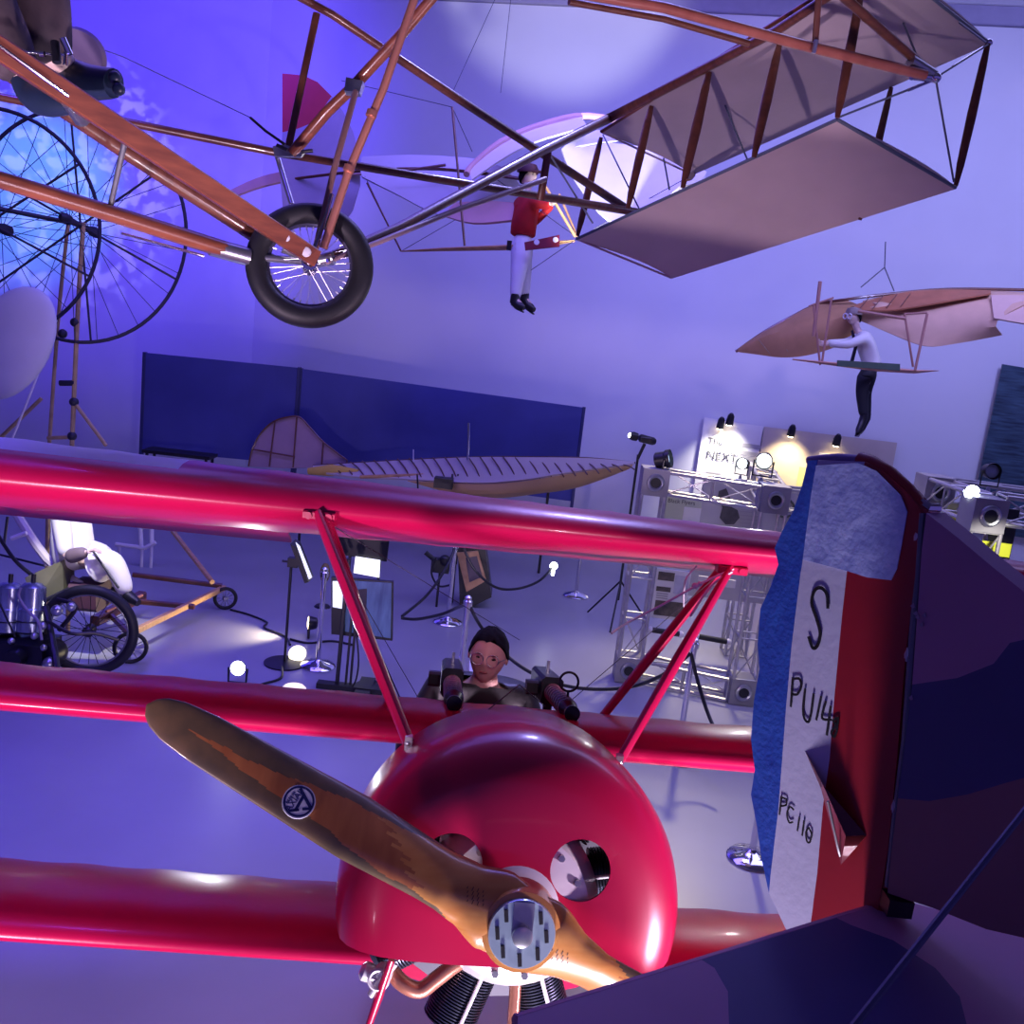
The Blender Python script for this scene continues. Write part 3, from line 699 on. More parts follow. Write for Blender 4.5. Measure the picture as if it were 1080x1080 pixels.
textmesh('BERLIN', .011, SNAVY, 'sticker_lettering', st, o0 + hn * .0035 - sr * .028 - su * .004, tr_, tu, .0004)
STEN = mat('stencil_ink', (.10, .045, .015), .5, noise=.1)
for cx, cy, an in ((503, 943, 60), (592, 1009, 60)):
    hl2, hn2 = hit(pb, cx, cy)
    if hl2 is None: continue
    b = MB()
    for i in range(4):
        for j in range(4):
            q, nn = hit(pb, cx - 10 + i * 5.5, cy - 7 + j * 4.6 + i * 1.5)
            if q is None: continue
            u_ = (CR - nn * CR.dot(nn)).normalized(); v_ = nn.cross(u_); aa = radians(65); u2 = u_ * cos(aa) + v_ * sin(aa); v2 = -u_ * sin(aa) + v_ * cos(aa)
            hw = .0055 if i in (1, 2) else .003
            b.plate([q + nn * .001 + u2 * hw + v2 * .001, q + nn * .001 - u2 * hw + v2 * .001, q + nn * .001 - u2 * hw - v2 * .001, q + nn * .001 + u2 * hw - v2 * .001], .001, nn)
    b.build('stencil_marks', STEN, prop)
# --- fuselage
rows = []
for i in range(15):
    s = i / 14; y = .64 + 3.9 * s; w_ = .47 * (1 - s) + .03; zt = .38 - .42 * s; zb = -.45 + .27 * s; ring = []
    if s < .12: w_ = .47 + .0 * s
    cock = .24 < s < .42
    for k in range(24):
        a = 2 * pi * k / 24; X = w_ * (abs(cos(a)) ** .75) * (1 if cos(a) > 0 else -1); Z = sin(a); z = zt * (Z ** .9) if Z > 0 else -abs(zb) * abs(Z) ** .6 if zb < 0 else zb * abs(Z)
        if cock and Z > .35 : z = min(z, .12)
        ring.append(V((X, y, z)))
    rows.append(ring)
b = MB(); b.v = [q for r in rows for q in r]
for i in range(14):
    for k in range(24): b.f.append([i * 24 + k, i * 24 + (k + 1) % 24, (i + 1) * 24 + (k + 1) % 24, (i + 1) * 24 + k]); b.m.append(0)
b.f += [list(range(24)), list(range(14 * 24 + 23, 14 * 24 - 1, -1))]; b.m += [0, 0]
b.build('fuselage', RED, tp, xf=L)
b = MB(); b.plate([V(q) for q in ((0, 4.1, -.1), (0, 4.3, .15), (0, 4.6, .25), (0, 4.9, .2), (0, 5.0, -.0), (0, 4.8, -.2), (0, 4.4, -.2))], .03, (1, 0, 0)); b.build('rudder', WHITEF, tp, xf=L)
b = MB(); b.plate([V(q) for q in ((0, 3.7, -.12), (-.75, 4.2, -.12), (-.68, 4.55, -.12), (0, 4.5, -.12), (.68, 4.55, -.12), (.75, 4.2, -.12))], .03, (0, 0, 1)); b.build('tailplane', RED, tp, xf=L)
# --- struts (pixel traced joints, real depths)
def strut(p0, p1, w0=.030, name='cabane_strut', m=RED, wd=1.9):
    b = MB(); p0, p1 = V(p0), V(p1)
    b.path([p0, p0.lerp(p1, .5), p1], [w0 * .42, w0 * .55, w0 * .42], 12, flat=wd, up=(1, 0, 0)); return b.build(name, m, tp)
TR = P(770, 600, 3.50); TLp = P(336, 543, 3.28)
strut(TR, P(653, 803, 3.02), .036); strut(TR + V((-.01, .06, 0)), P(628, 765, 3.62), .034)
strut(TLp, P(431, 783, 2.90), .044); strut(TLp + V((.01, .05, 0)), P(424, 772, 3.4), .036)
for q in (TR, TLp):
    b = MB(); b.bar(q + V((-.05, 0, .0)), q + V((.06, .0, .0)), .05, .03); b.tube(q + V((-.03, -.03, 0)), q + V((-.03, .05, 0)), .013); b.tube(q + V((.04, -.03, 0)), q + V((.04, .05, 0)), .013); b.build('strut_fitting', RED, tp)
for q in (P(653, 803, 3.0), P(431, 783, 2.88)):
    b = MB(); b.box(q, (.022, .022, .045)); b.ball(q, .014); b.build('strut_fitting', STEEL, tp)
for sx in (-2.35, 2.35):
    strut(L((sx, .95, 1.02)), L((sx, .9, -.40)), .05, 'interplane_strut')
strut(P(413, 1012, 2.55), P(386, 1090, 2.62), .022, 'gear_strut', REDS, 1.0); strut(L((.38, .75, -.38)), L((.72, .75, -1.25)), .035, 'gear_strut')
pass; strut(L((.38, 1.1, -.38)), L((.6, .75, -1.2)), .04, 'gear_strut')
for sx in (-.78, .78):
    b = MB(); c = L((sx, .75, -1.3)); b.torus(c, EX, .30, .045, 36, 10); wh = b.build('wheel_tyre', RUBBER, tp)
    b = MB(); b.lathe([(.04, -.05), (.27, -.01), (.27, .01), (.04, .05)], c, EX, 30); b.build('wheel_disc', RED, wh)
b = MB(); b.tube(L((-.8, .75, -1.3)), L((.8, .75, -1.3)), .02); b.build('axle', RED, tp)
b = MB(); b.tube(L((0, 4.5, 0)), L((.0, 4.9, -.9)), .018); b.build('tail_skid', WOOD, tp)
# bracing wires
def wirep(pts, r=.0025, m=WIRE, name='bracing_wire', parent=None, k=1):
    b = MB(); pts = catmull(pts, 5) if len(pts) > 2 else pts; b.path(pts, r, 6); return b.build(name, m, parent or tp)
wirep([P(336, 545, 3.3), P(438, 772, 3.6)]); wirep([P(345, 570, 3.35), P(455, 760, 4.0)], .0015)
wirep([P(340, 548, 3.3), P(548, 675, 4.1)], .0015); wirep([P(765, 600, 3.5), P(595, 745, 3.6)], .0015)
wirep([P(503, 758, 3.0), P(548, 722, 3.2)], .002); wirep([P(548, 722, 3.2), P(575, 745, 3.1)], .002)
wirep([P(776, 599, 3.48), P(742, 614, 3.45), P(700, 637, 3.4), P(660, 658, 3.35), P(645, 668, 3.3)], .0045, PWIRE, 'tie_cord')
wirep([P(772, 603, 3.46), P(750, 618, 3.44), P(728, 650, 3.4)], .005, PWIRE, 'tie_cord')
b = MB(); b.ball(P(733, 618, 3.44), .012); b.ball(P(738, 616, 3.44), .010); b.build('cord_knot', PWIRE, tp)
wirep([P(735, 597, 3.5), P(723, 612, 3.48), P(721, 640, 3.5)], .003, PWIRE, 'tie_cord')
# --- machine guns on the fore deck
GUN = mat('gun_metal', (.012, .012, .018), .35, metal=.2, noise=.3)
def gun(x, ring):
    t = thing('machine_gun', 'black machine gun with ring sight on the triplane, right of the person' if ring else 'black machine gun on the triplane, in front of the left shoulder of the person', 'gun', L((x, 1.2, .5)), 'machine guns on the triplane')
    z = .43
    b = MB(); b.lathe([(.010, -.62), (.020, -.60), (.020, -.56), (.034, -.54), (.034, -.05), (.038, 0)], L((x, 1.5, z)), AF, 18)
    b.build('barrel_jacket', GUN, t)
    for j in range(6):
        for k in range(8):
            if k % 2 == j % 2: continue
    b = MB()
    for j in range(9): b.torus(L((x, 1.0 + j * .055, z)), AF, .035, .003, 18, 6)
    b.build('jacket_band', STEEL, t)
    b = MB(); b.lathe([(.015, 0), (.028, .005), (.028, .03), (.015, .035)], L((x, .86, z)), AF, 16); b.build('muzzle', GUN, t)
    b = MB(); b.bar(L((x, 1.48, z + .0)), L((x, 1.95, z + .0)), .09, .12, up=EZ); b.bar(L((x - .05, 1.6, z)), L((x - .10, 1.6, z)), .08, .06, up=EZ); b.build('receiver', GUN, t)
    for yy in (1.05, 1.6): b = MB(); b.bar(L((x, yy, .30)), L((x, yy, z - .02)), .05, .035, up=EX); b.build('mount_post', BLACK, t)
    if ring:
        b = MB(); b.torus(L((x, 1.02, z + .095)), AF, .035, .005, 24, 6); b.tube(L((x, 1.02, z + .04)), L((x, 1.02, z + .062)), .005); b.build('ring_sight', BLACK, t)
    b = MB(); b.bar(L((x, 1.7, z + .06)), L((x, 1.7, z + .11)), .012, .03, up=AF); b.build('rear_sight', STEEL, t)
gun(-.20, False); gun(.22, True)

# ================================================================== person in the cockpit
hc = P(515, 691, 4.30)
ppl = thing('person', 'person with short black hair, glasses and black jacket behind the triplane guns', 'person', V((hc.x, hc.y, hc.z - .75)))
fw = V((-.10, -1, .12)).normalized(); hu = V((.06, .12, 1)).normalized()
nk = hc - hu * .13 + V((0, .02, 0)); ch = nk + V((-.01, .05, -.14)); pelv = ch + V((.02, .12, -.46))
sl = ch + V((-.20, 0, .05)); sr_ = ch + V((.20, 0, .05))
nodes = {'pelvis': (pelv, .14), 'belly': (pelv.lerp(ch, .5), .14), 'chest': (ch, (.12, .09)), 'neck': (nk, .052), 'skull': (hc - hu * .05, .07),
         'sl': (sl, .06), 'el': (sl + V((-.10, -.10, -.27)), .05), 'wl': (sl + V((.0, -.36, -.26)), .034),
         'sr': (sr_, .06), 'er': (sr_ + V((.10, -.10, -.27)), .05), 'wr': (sr_ + V((.0, -.36, -.26)), .034),
         'kl': (pelv + V((-.14, -.42, .02)), .075), 'kr': (pelv + V((.14, -.42, .02)), .075), 'fl': (pelv + V((-.14, -.75, -.22)), .05), 'fr': (pelv + V((.14, -.75, -.22)), .05)}
edg = [('pelvis', 'belly'), ('belly', 'chest'), ('chest', 'neck'), ('neck', 'skull'), ('chest', 'sl'), ('sl', 'el'), ('el', 'wl'), ('chest', 'sr'), ('sr', 'er'), ('er', 'wr'), ('pelvis', 'kl'), ('pelvis', 'kr'), ('kl', 'fl'), ('kr', 'fr')]
b = MB(); vs, fs = skin(nodes, edg); b.add(vs, fs); head(b, hc, fw, hu, .245)
for k, s in (('wl', 1), ('wr', -1)): hand(b, nodes[k][0], V((s * .3, -1, 0)), V((0, 0, -1)), .17, .8, 0, s)
b.build('body', [SKIN, EYEM, LIPM], ppl, sharp=70)
b = MB(); hair(b, hc, fw, hu, .25, puff=1.035, low=.04, front=.27); b.build('hair', HAIRM, ppl, sharp=80)
JACK = mat('black_jacket', (.010, .010, .014), .45, noise=.3, scale=8, bump=.3, bscale=14)
nd = {k: (v[0], tuple(q * 1.55 for q in v[1]) if isinstance(v[1], tuple) else v[1] * 1.6) for k, v in nodes.items() if k in ('pelvis', 'belly', 'chest', 'sl', 'el', 'wl', 'sr', 'er', 'wr')}
nd['pelvis'] = (pelv, .16); nd['belly'] = (nodes['belly'][0], .16); nd['collar'] = (nk + V((0, .02, -.02)), .085)
b = MB(); vs, fs = skin(nd, [('pelvis', 'belly'), ('belly', 'chest'), ('chest', 'sl'), ('sl', 'el'), ('el', 'wl'), ('chest', 'sr'), ('sr', 'er'), ('er', 'wr'), ('chest', 'collar')]); b.add(vs, fs)
b.build('jacket', JACK, ppl, sharp=80)
b = MB(); rt = fw.cross(hu).normalized()
for s in (-1, 1):
    c = hc + fw * .116 + rt * s * .034 + hu * .003; b.torus(c, fw, .027, .0020, 24, 6)
    b.tube(c + rt * s * .024, hc + rt * s * .088 + hu * .0, .0013, n=6)
b.tube(hc + fw * .113 - rt * .011, hc + fw * .113 + rt * .011, .0014, n=6); b.build('glasses', STEEL, ppl)
# steering: the seat he sits on
b = MB(); b.bar(pelv + V((0, -.22, -.17)), pelv + V((0, .22, -.17)), .4, .04); b.bar(pelv + V((0, .22, -.17)), pelv + V((0, .25, .2)), .4, .03, up=(0, 1, 0)); b.build('seat', DWOOD, tp)
# ================================================================== camouflaged tail in the right foreground
tail = thing('biplane_tail', 'camouflaged biplane tail with blue, white and red striped rudder in the right foreground', 'aeroplane tail', V((1.2, 1.4, 2.2)))
H0 = P(952, 740, 1.90)                      # hinge
td = V((-.22, .34, 0)).normalized()         # rudder runs away from the camera to the left
tn = V((-.34, -.22, 0)).normalized()        # side facing the camera
def T(px, py, k=0): return PL(px, py, H0 + tn * k, tn)
SB = mat('rudder_blue', (.022, .085, .42), .42, col2=(.012, .045, .32), scale=14, bump=.25, bscale=70, coat=.15)
SW = mat('rudder_white', (.44, .44, .62), .5, noise=.08, scale=6, bump=.1, bscale=50)
SRR = mat('rudder_red', (.25, .004, .014), .42, noise=.2, scale=5, coat=.15, bump=.06, bscale=30)
GLARE = mat('pale_glare_paint', (.42, .50, .86), .25, metal=.25, col2=(.24, .30, .66), scale=22, bump=.25, bscale=60)
CPUR = mat('camo_plum_brown', (.33, .18, .31), .6, noise=.12, scale=4); CNAV = mat('camo_dark_blue_green', (.05, .06, .18), .6, noise=.15, scale=4); CTAN = mat('camo_dark_brown', (.23, .12, .14), .6, noise=.12, scale=4)
TH = .045
blue = [(852, 486), (846, 512), (836, 540), (825, 560), (817, 578), (821, 595), (813, 618), (802, 642), (799, 680), (801, 705), (795, 740), (792, 780), (796, 812), (792, 838), (798, 870), (803, 905), (811, 942), (813, 920), (821, 853), (824, 813), (829, 747), (835, 680), (844, 607), (850, 570), (856, 520), (863, 485)]
white = [(863, 485), (856, 520), (850, 570), (844, 607), (835, 680), (829, 747), (824, 813), (821, 853), (813, 920), (811, 942), (835, 993), (853, 990), (862, 920), (868, 850), (875, 800), (880, 735), (888, 650), (893, 605), (903, 540), (912, 487)]
red = [(912, 487), (903, 540), (893, 605), (888, 650), (880, 735), (875, 800), (868, 850), (862, 920), (853, 990), (925, 966), (936, 900), (946, 800), (955, 690), (966, 600), (971, 537), (955, 518), (935, 500), (918, 490)]
b = MB()
for poly, m in ((blue, 0), (white, 1), (red, 2)): b.plate([T(x, y, TH / 2) - tn * TH / 2 for x, y in poly], TH, tn, m)
rud = b.build('rudder', [SB, SW, SRR], tail, sharp=60)
b = MB(); edge = [(853, 486), (868, 484), (885, 483), (907, 485), (920, 489), (938, 500), (957, 518), (971, 536)]
b.path([T(x, y) for x, y in edge[:4]], .010, 10, m=0); b.path([T(x, y) for x, y in edge[3:]], .017, 10, m=1); b.path([T(x, y) for x, y in ((971, 536), (966, 600), (956, 690), (946, 800), (937, 900), (929, 966))], .022, 12, m=1); b.build('rudder_edge', [mat('mauve_edge_fabric', (.16, .12, .30), .5, noise=.1), SRR], rud)
# glare on the upper rudder, put in as a pale blue overlay
b = MB(); b.plate([T(x, y, TH / 2 + .002) for x, y in ((861, 491), (905, 488), (925, 497), (950, 522), (957, 540), (951, 575), (946, 600), (940, 612), (915, 609), (893, 602), (847, 590), (850, 565), (856, 520))], .002, tn); b.build('painted_glare', GLARE, rud)
# painted letters
LINK = mat('letter_black', (.015, .015, .02), .5, noise=.1)
def stroke(b, pts, w_):
    pts = catmull([T(x, y, TH / 2 + .003) for x, y in pts], 5)
    for p, q in zip(pts, pts[1:]):
        d = (q - p)
        if d.length < 1e-6: continue
        e = d.normalized().cross(tn) * w_ / 2; x = d.normalized() * w_ * .25
        b.plate([p + e - x, q + e + x, q - e + x, p - e - x], .001, tn)
def letters(name, strokes, w_):
    b = MB()
    for s in strokes: stroke(b, s, w_)
    return b.build(name, LINK, rud)
letters('lettering', [[(873, 641), (872, 627), (866, 620), (859, 623), (856, 636), (861, 652), (865, 668), (862, 681), (857, 683), (853, 672)]], .0075)
letters('lettering', [[(836, 715), (834, 745)], [(836, 716), (843, 716), (845, 724), (841, 732), (835, 732)],
                      [(849, 727), (847, 748), (849, 759), (854, 759), (858, 732)], [(866, 735), (861, 759)],
                      [(871, 740), (867, 757), (877, 759)], [(876, 745), (872, 775)], [(884, 757), (879, 760), (883, 767), (880, 777), (877, 772), (883, 764), (884, 757)]], .0055)
letters('lettering', [[(824, 840), (822, 859)], [(824, 841), (829, 843), (829, 849), (823, 850)], [(837, 854), (833, 851), (830, 858), (832, 867), (836, 867)],
                      [(843, 862), (841, 876)], [(848, 866), (846, 881)], [(853, 873), (850, 878), (851, 887), (854, 888), (856, 880), (853, 873)]], .004)
# control horn sticking out of the rudder
a0, a1, a2 = T(850, 793), T(915, 880), T(885, 910)
tip = T(872, 820, .0)
b = MB(); f0 = T(849, 792, TH / 2); f1 = T(868, 828, .055); f2 = T(914, 881, TH / 2); f3 = T(887, 912, TH / 2 + .02)
b.add([f0, T(866, 832, TH / 2), f1, T(880, 862, .04), f2, f3, T(892, 882, .05)], [(0, 1, 2), (0, 2, 1), (2, 6, 4), (2, 1, 3, 6), (1, 5, 3), (3, 5, 6), (6, 5, 4), (2, 4, 6)]); b.build('control_horn', mat('horn_paint', (.20, .03, .05), .35, noise=.2, coat=.3), rud)
wirep([T(887, 905, TH / 2 + .01), T(884, 895, .05), T(873, 845, .08)], .003, STEEL, 'horn_edge', rud)
# fin
fin_p = [(977, 541), (1010, 567), (1048, 599), (1085, 628), (1110, 652), (1110, 668), (1065, 678), (1048, 700), (1010, 715), (962, 722), (968, 640), (972, 580)]
fin_n = [(962, 722), (1010, 715), (1048, 700), (1065, 678), (1110, 668), (1110, 812), (1060, 826), (1020, 838), (980, 845), (947, 842), (955, 780)]
fin_t = [(947, 842), (980, 845), (1020, 838), (1060, 826), (1110, 812), (1110, 996), (1040, 980), (985, 958), (936, 942), (940, 900)]
b = MB()
for poly, m in ((fin_p, 0), (fin_n, 1), (fin_t, 2)): b.plate([T(x, y, .026) - tn * .03 for x, y in poly], .06, tn, m)
# rest of the fin and fuselage off frame
b.plate([T(1110, 652, -.004), T(1180, 720, -.004), T(1250, 800, -.004), T(1250, 1040, -.004), T(1110, 996, -.004)], .06, tn, 1)
fin = b.build('fin', [CPUR, CNAV, CTAN], tail, sharp=60); fin['label'] = 'dark plum and navy camouflaged fin'
b = MB(); b.path([T(x, y, .015) for x, y in ((972, 541), (968, 600), (962, 680), (955, 780), (945, 860), (937, 935))], .008, 8); b.build('hinge_tube', mat('slate_edge', (.12, .15, .20), .45, noise=.2), tail)
for y, x in ((566, 968), (690, 958), (850, 944)):
    b = MB(); b.lathe([(.007, -.014), (.009, 0), (.007, .014)], T(x, y, .015), (0, 0, 1), 10); b.build('hinge', STEEL, tail)
b = MB(); b.path([T(972, 530, .0), T(980, 536, 0), T(990, 536, -.02)], .010, 8); b.build('top_bracket', CHROME, tail)
# little worn marks on the fin
b = MB()
for x, y in ((963, 640), (968, 652), (975, 650), (972, 660), (966, 648), (961, 737)):
    c = T(x, y, .030); b.plate([c + td * .006, c + V((0, 0, .008)), c - td * .004, c - V((0, 0, .003))], .001, tn)
b.build('scuff_mark', mat('chalk_scuff', (.25, .22, .32), .7, noise=.2), fin)
# stabiliser, horizontal
ZS = T(936, 958).z - .02
def Z(px, py, dz=0): return G(px, py, ZS + dz)
st_n = [(600, 1063), (735, 1020), (800, 1000), (880, 975), (905, 985), (960, 1005), (1000, 1035), (1030, 1090), (770, 1110), (768, 1060), (752, 1035), (735, 1022)]
out1 = [(545, 1082), (640, 1052), (738, 1021), (752, 1030), (766, 1055), (768, 1120), (545, 1120)]
out2 = [(738, 1021), (800, 1001), (880, 976), (896, 984), (940, 1000), (985, 1030), (1010, 1060), (1025, 1120), (768, 1120), (766, 1055), (752, 1030)]
out3 = [(880, 976), (945, 956), (990, 968), (1085, 1000), (1085, 1120), (1025, 1120), (1010, 1060), (985, 1030), (940, 1000), (896, 984)]
b = MB()
for poly, m in ((out1, 0), (out2, 1), (out3, 0)): b.plate([Z(x, y) for x, y in poly], .035, (0, 0, 1), m)
b.plate([Z(1085, 1000), Z(1200, 1040), Z(1200, 1120), Z(1085, 1120)], .035, (0, 0, 1), 0)
stb = b.build('stabiliser', [CPUR, CNAV], tail, sharp=60); stb['label'] = 'dark camouflaged horizontal stabiliser'
b = MB(); b.path([Z(x, y) for x, y in ((545, 1082), (640, 1052), (738, 1021), (880, 976), (945, 956))], .018, 8); b.build('stabiliser_edge', CPUR, stb)
# fuselage stub the fin stands on
b = MB(); c0 = T(1085, 1010, -.02); b.bar(T(985, 968, -.04) - V((0, 0, .10)), c0 - td * .9 - V((0, 0, .2)), .14, .16); b.build('fuselage_stub', CTAN, tail)
b = MB(); b.box(T(945, 952, .01), (.05, .05, .035)); b.build('gap_shade_block', BLACK, tail)  # black block put in for the shade of the gap
# soft blue bracing cable in the near foreground
b = MB(); b.path([P(1092, 841, 1.25), P(890, 1095, 1.0)], .0045, 8); b.build('bracing_cable', mat('blue_grey_cable', (.06, .065, .15), .5, noise=.1), tail)

# ================================================================== pusher biplane overhead
ov = thing('pusher_biplane', 'wooden pusher biplane frame with rubber nosewheel and box elevator hanging overhead', 'aeroplane', P(327, 280, 3.9))
wc = P(327, 280, 3.9); wn = (-CF + V((.16, 0, .05))).normalized()
b = MB(); b.torus(wc, wn, SZ(55, 3.9), SZ(11.5, 3.9), 60, 14); tyre = b.build('front_tyre', RUBBER, ov)
b = MB(); b.torus(wc, wn, SZ(44, 3.9), .011, 50, 8); b.build('wheel_rim', mat('dark_rim', (.10, .10, .16), .35, metal=.6, noise=.2), tyre)
b = MB(); b.lathe([(.02, -.05), (.032, -.045), (.018, -.035), (.018, .035), (.032, .045), (.02, .05)], wc, wn, 16); b.build('wheel_hub', CHROME, tyre)
e1 = wn.cross(V((0, 0, 1))).normalized(); e2 = wn.cross(e1); SPK = mat('steel_spoke', (.62, .62, .72), .3, metal=.7, noise=.1)
for k in range(36):
    a = 2 * pi * k / 36; a2 = a + (.5 if k % 2 else -.5); s = .04 if k % 4 < 2 else -.04
    b = MB(); b.tube(wc + wn * s + (e1 * cos(a2) + e2 * sin(a2)) * .028, wc + (e1 * cos(a) + e2 * sin(a)) * SZ(45, 3.9), .0013, n=5); b.tube(wc + (e1 * cos(a) + e2 * sin(a)) * SZ(38, 3.9), wc + (e1 * cos(a) + e2 * sin(a)) * SZ(45, 3.9), .003, n=5); b.build('wheel_spoke', SPK, tyre)
b = MB(); b.box(P(306, 257, 3.80), (.012, .004, .03)); b.build('tyre_label', PWIRE, tyre)
def boom(pts, wpx, m=WOOD, name='boom', n=10, flat=1.):
    b = MB(); ps = [P(*q) for q in pts]; b.path(ps, [SZ(wpx, q[2]) / 2 for q in pts], n, flat=flat); return b.build(name, m, ov)
# flat bolted board
b = MB(); b.bar(P(-12, 44, 2.75), P(332, 272, 3.78), .068, .045, up=CF, bev=.1); bd1 = b.build('skid_board', WOOD, ov)
for x, y, d in ((137, 138, 3.17), (279, 236, 3.58), (301, 251, 3.65), (323, 266, 3.72)):
    b = MB(); c = P(x, y, d); b.lathe([(.006, .015), (.018, .012), (.020, 0)], c, -CF, 16); b.build('bolt_washer', PWIRE, bd1)
b = MB(); b.path([P(-10, 42, 2.66), P(72, 101, 2.86)], .006, 8); b.build('edge_strip', CHROME, ov)
boom([(-12, 63, 3.2), (130, 158, 3.5), (276, 252, 3.95)], 17, DWOOD)
boom([(-12, 186, 3.1), (120, 226, 3.45), (258, 270, 3.85)], 18, WOOD)
boom([(222, 260, 3.75), (262, 271, 3.84)], 19, STEEL, 'metal_sleeve'); boom([(258, 270, 3.84), (322, 276, 3.9)], 8, STEEL, 'metal_sleeve')
boom([(298, 262, 3.86), (322, 272, 3.9)], 9, STEEL, 'metal_sleeve')
boom([(128, 246, 3.5), (215, 270, 3.7)], 3, CHROME, 'control_rod')
boom([(-12, 100, 4.3), (120, 126, 4.35), (292, 161, 4.4), (480, 192, 5.2), (672, 224, 6.5)], 8.5, DWOOD)
boom([(133, 143, 3.25), (116, 220, 3.45)], 6, STEEL, 'metal_strut')
boom([(300, -12, 4.3), (350, 15, 4.4), (480, 102, 5.0), (665, 223, 6.6)], 9, DWOOD)
boom([(334, 14, 4.4), (304, 156, 4.4)], 8, DWOOD, 'strut', flat=.6)
boom([(308, 162, 4.36), (345, 118, 4.3), (372, 92, 4.2), (420, 40, 4.1), (462, -10, 4.0)], 12, WOOD, 'fork_brace')
boom([(333, 262, 3.86), (352, 180, 3.9), (375, 97, 4.1)], 7, mat('grey_brown_tube', (.28, .15, .13), .35, noise=.15), 'fork_tube')
boom([(330, 266, 3.82), (345, 225, 3.85), (350, 205, 3.86)], 5, CHROME, 'fork_tube')
boom([(341, 262, 3.84), (368, 180, 3.8), (405, 92, 3.7), (440, -10, 3.6)], 9, COPPER, 'fork_tube')
for x, y, d in ((368, 178, 3.78), (392, 120, 3.72)): boom([(x - 1, y + 3, d), (x + 1, y - 3, d)], 12, COPPER, 'tube_collar')
boom([(291, 160, 4.4), (300, 190, 4.35), (308, 216, 4.3)], 6, STEEL, 'bracket_arm')
b = MB(); b.plate([P(288, 155, 4.36), P(300, 153, 4.36), P(322, 160, 4.36), P(318, 166, 4.36), P(290, 165, 4.36)], .02, CF); b.build('joint_plate', STEEL, ov)
b = MB(); b.plate([P(366, 84, 4.14), P(384, 88, 4.14), P(380, 100, 4.12), P(364, 98, 4.12)], .05, CF); b.build('joint_sleeve', STEEL, ov)
boom([(300, 152, 4.3), (280, 138, 4.3), (264, 124, 4.3)], 3, BLACK, 'turnbuckle'); boom([(318, 160, 4.3), (330, 159, 4.3)], 4, BLACK, 'turnbuckle'); boom([(292, 153, 4.3), (303, 158, 4.3)], 4, BLACK, 'turnbuckle')
boom([(264, 124, 4.3), (130, 60, 4.0), (-10, 10, 3.8)], 1, WIRE, 'wire')
boom([(345, 272, 3.88), (420, 240, 4.3), (572, 159, 5.4), (640, 126, 6.5), (700, 95, 6.1), (818, 33, 5.5), (880, -8, 5.2)], 10, DWOOD)
boom([(322, 278, 3.9), (352, 272, 3.88)], 14, STEEL, 'axle_lug')
boom([(345, 276, 3.86), (400, 255, 4.1), (480, 222, 4.7), (575, 189, 5.4)], 6, mat('mauve_tube', (.34, .22, .24), .4, noise=.1), 'control_tube')
boom([(345, 275, 3.85), (392, 258, 4.1)], 4, CHROME, 'control_rod')
boom([(578, 160, 5.5), (570, 211, 5.6)], 8, DWOOD, 'strut', flat=.5)
boom([(578, 160, 5.5), (625, 235, 6.3)], 2.0, STEEL, 'wire')
boom([(570, -14, 4.4), (700, 8, 4.6), (840, 46, 4.9), (975, 79, 5.25)], 11, mat('red_brown_wood', (.42, .14, .09), .3, col2=(.28, .08, .05), scale=7, coat=.5), 'boom')
boom([(600, 2, 4.6), (700, 20, 4.8), (790, 46, 4.95)], 7, DWOOD)
boom([(880, -12, 4.9), (932, 34, 5.1), (978, 74, 5.3)], 10, DWOOD)
boom([(960, 64, 5.22), (985, 80, 5.3)], 13, STEEL, 'metal_sleeve'); boom([(962, 80, 5.24), (987, 82, 5.3)], 9, CHROME, 'metal_sleeve')
boom([(864, -12, 4.8), (860, 44, 4.9)], 7, DWOOD, 'strut', flat=.5); boom([(861, 42, 4.88), (858, 56, 4.9)], 5, STEEL, 'strut_end')
# box elevator
eR, eT, eL = P(1008, 198, 5.6), P(883, 126, 5.25), P(608, 252, 6.7)
en = (eT - eR).cross(eL - eR).normalized(); eB = PL(708, 293, eR, en)
uR, uT, uL = P(1043, 45, 5.6), P(906, -8, 5.25), P(634, 139, 6.7)
un = (uT - uR).cross(uL - uR).normalized(); uB = PL(730, 184, uR, un); uF = PL(928, -46, uR, un)
def surf(name, a, bb, c, d, m, nn):      # a-b-c-d corners with a slight camber
    rows = []; nn = V(nn) * (1 if nn.z > 0 else -1)
    for i in range(13):
        u = i / 12; r = []
        for j in range(25):
            v = j / 24; p = a.lerp(bb, u).lerp(d.lerp(c, u), v); r.append(p + nn * (.035 * math.sin(pi * u ** .7) - .004 * (1 - abs(2 * ((v * 8) % 1) - 1))))
        rows.append(r)
    b = MB(); b.shell(rows, .012); o = b.build(name, m, ov)
    return o
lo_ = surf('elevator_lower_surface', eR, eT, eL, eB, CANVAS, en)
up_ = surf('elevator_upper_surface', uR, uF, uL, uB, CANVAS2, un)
def etube(a, c, r, m=STEEL, name='edge_tube', par=None): b = MB(); b.tube(a, c, r, n=8); return b.build(name, m, par or ov)
etube(eT, eL, .011, mat('slate_edge', (.12, .15, .20), .45, noise=.2), par=lo_); etube(eT, eR, .011, MATS['slate_edge'], par=lo_); etube(eR, eB, .008, CANVAS, par=lo_); etube(eL, eB, .008, CANVAS, par=lo_)
etube(uR, uB, .008, CANVAS2, par=up_); etube(uR, uF, .010, MATS['slate_edge'], par=up_); etube(uL, uB, .008, CANVAS2, par=up_); etube(uL, uF, .012, WOOD, par=up_)
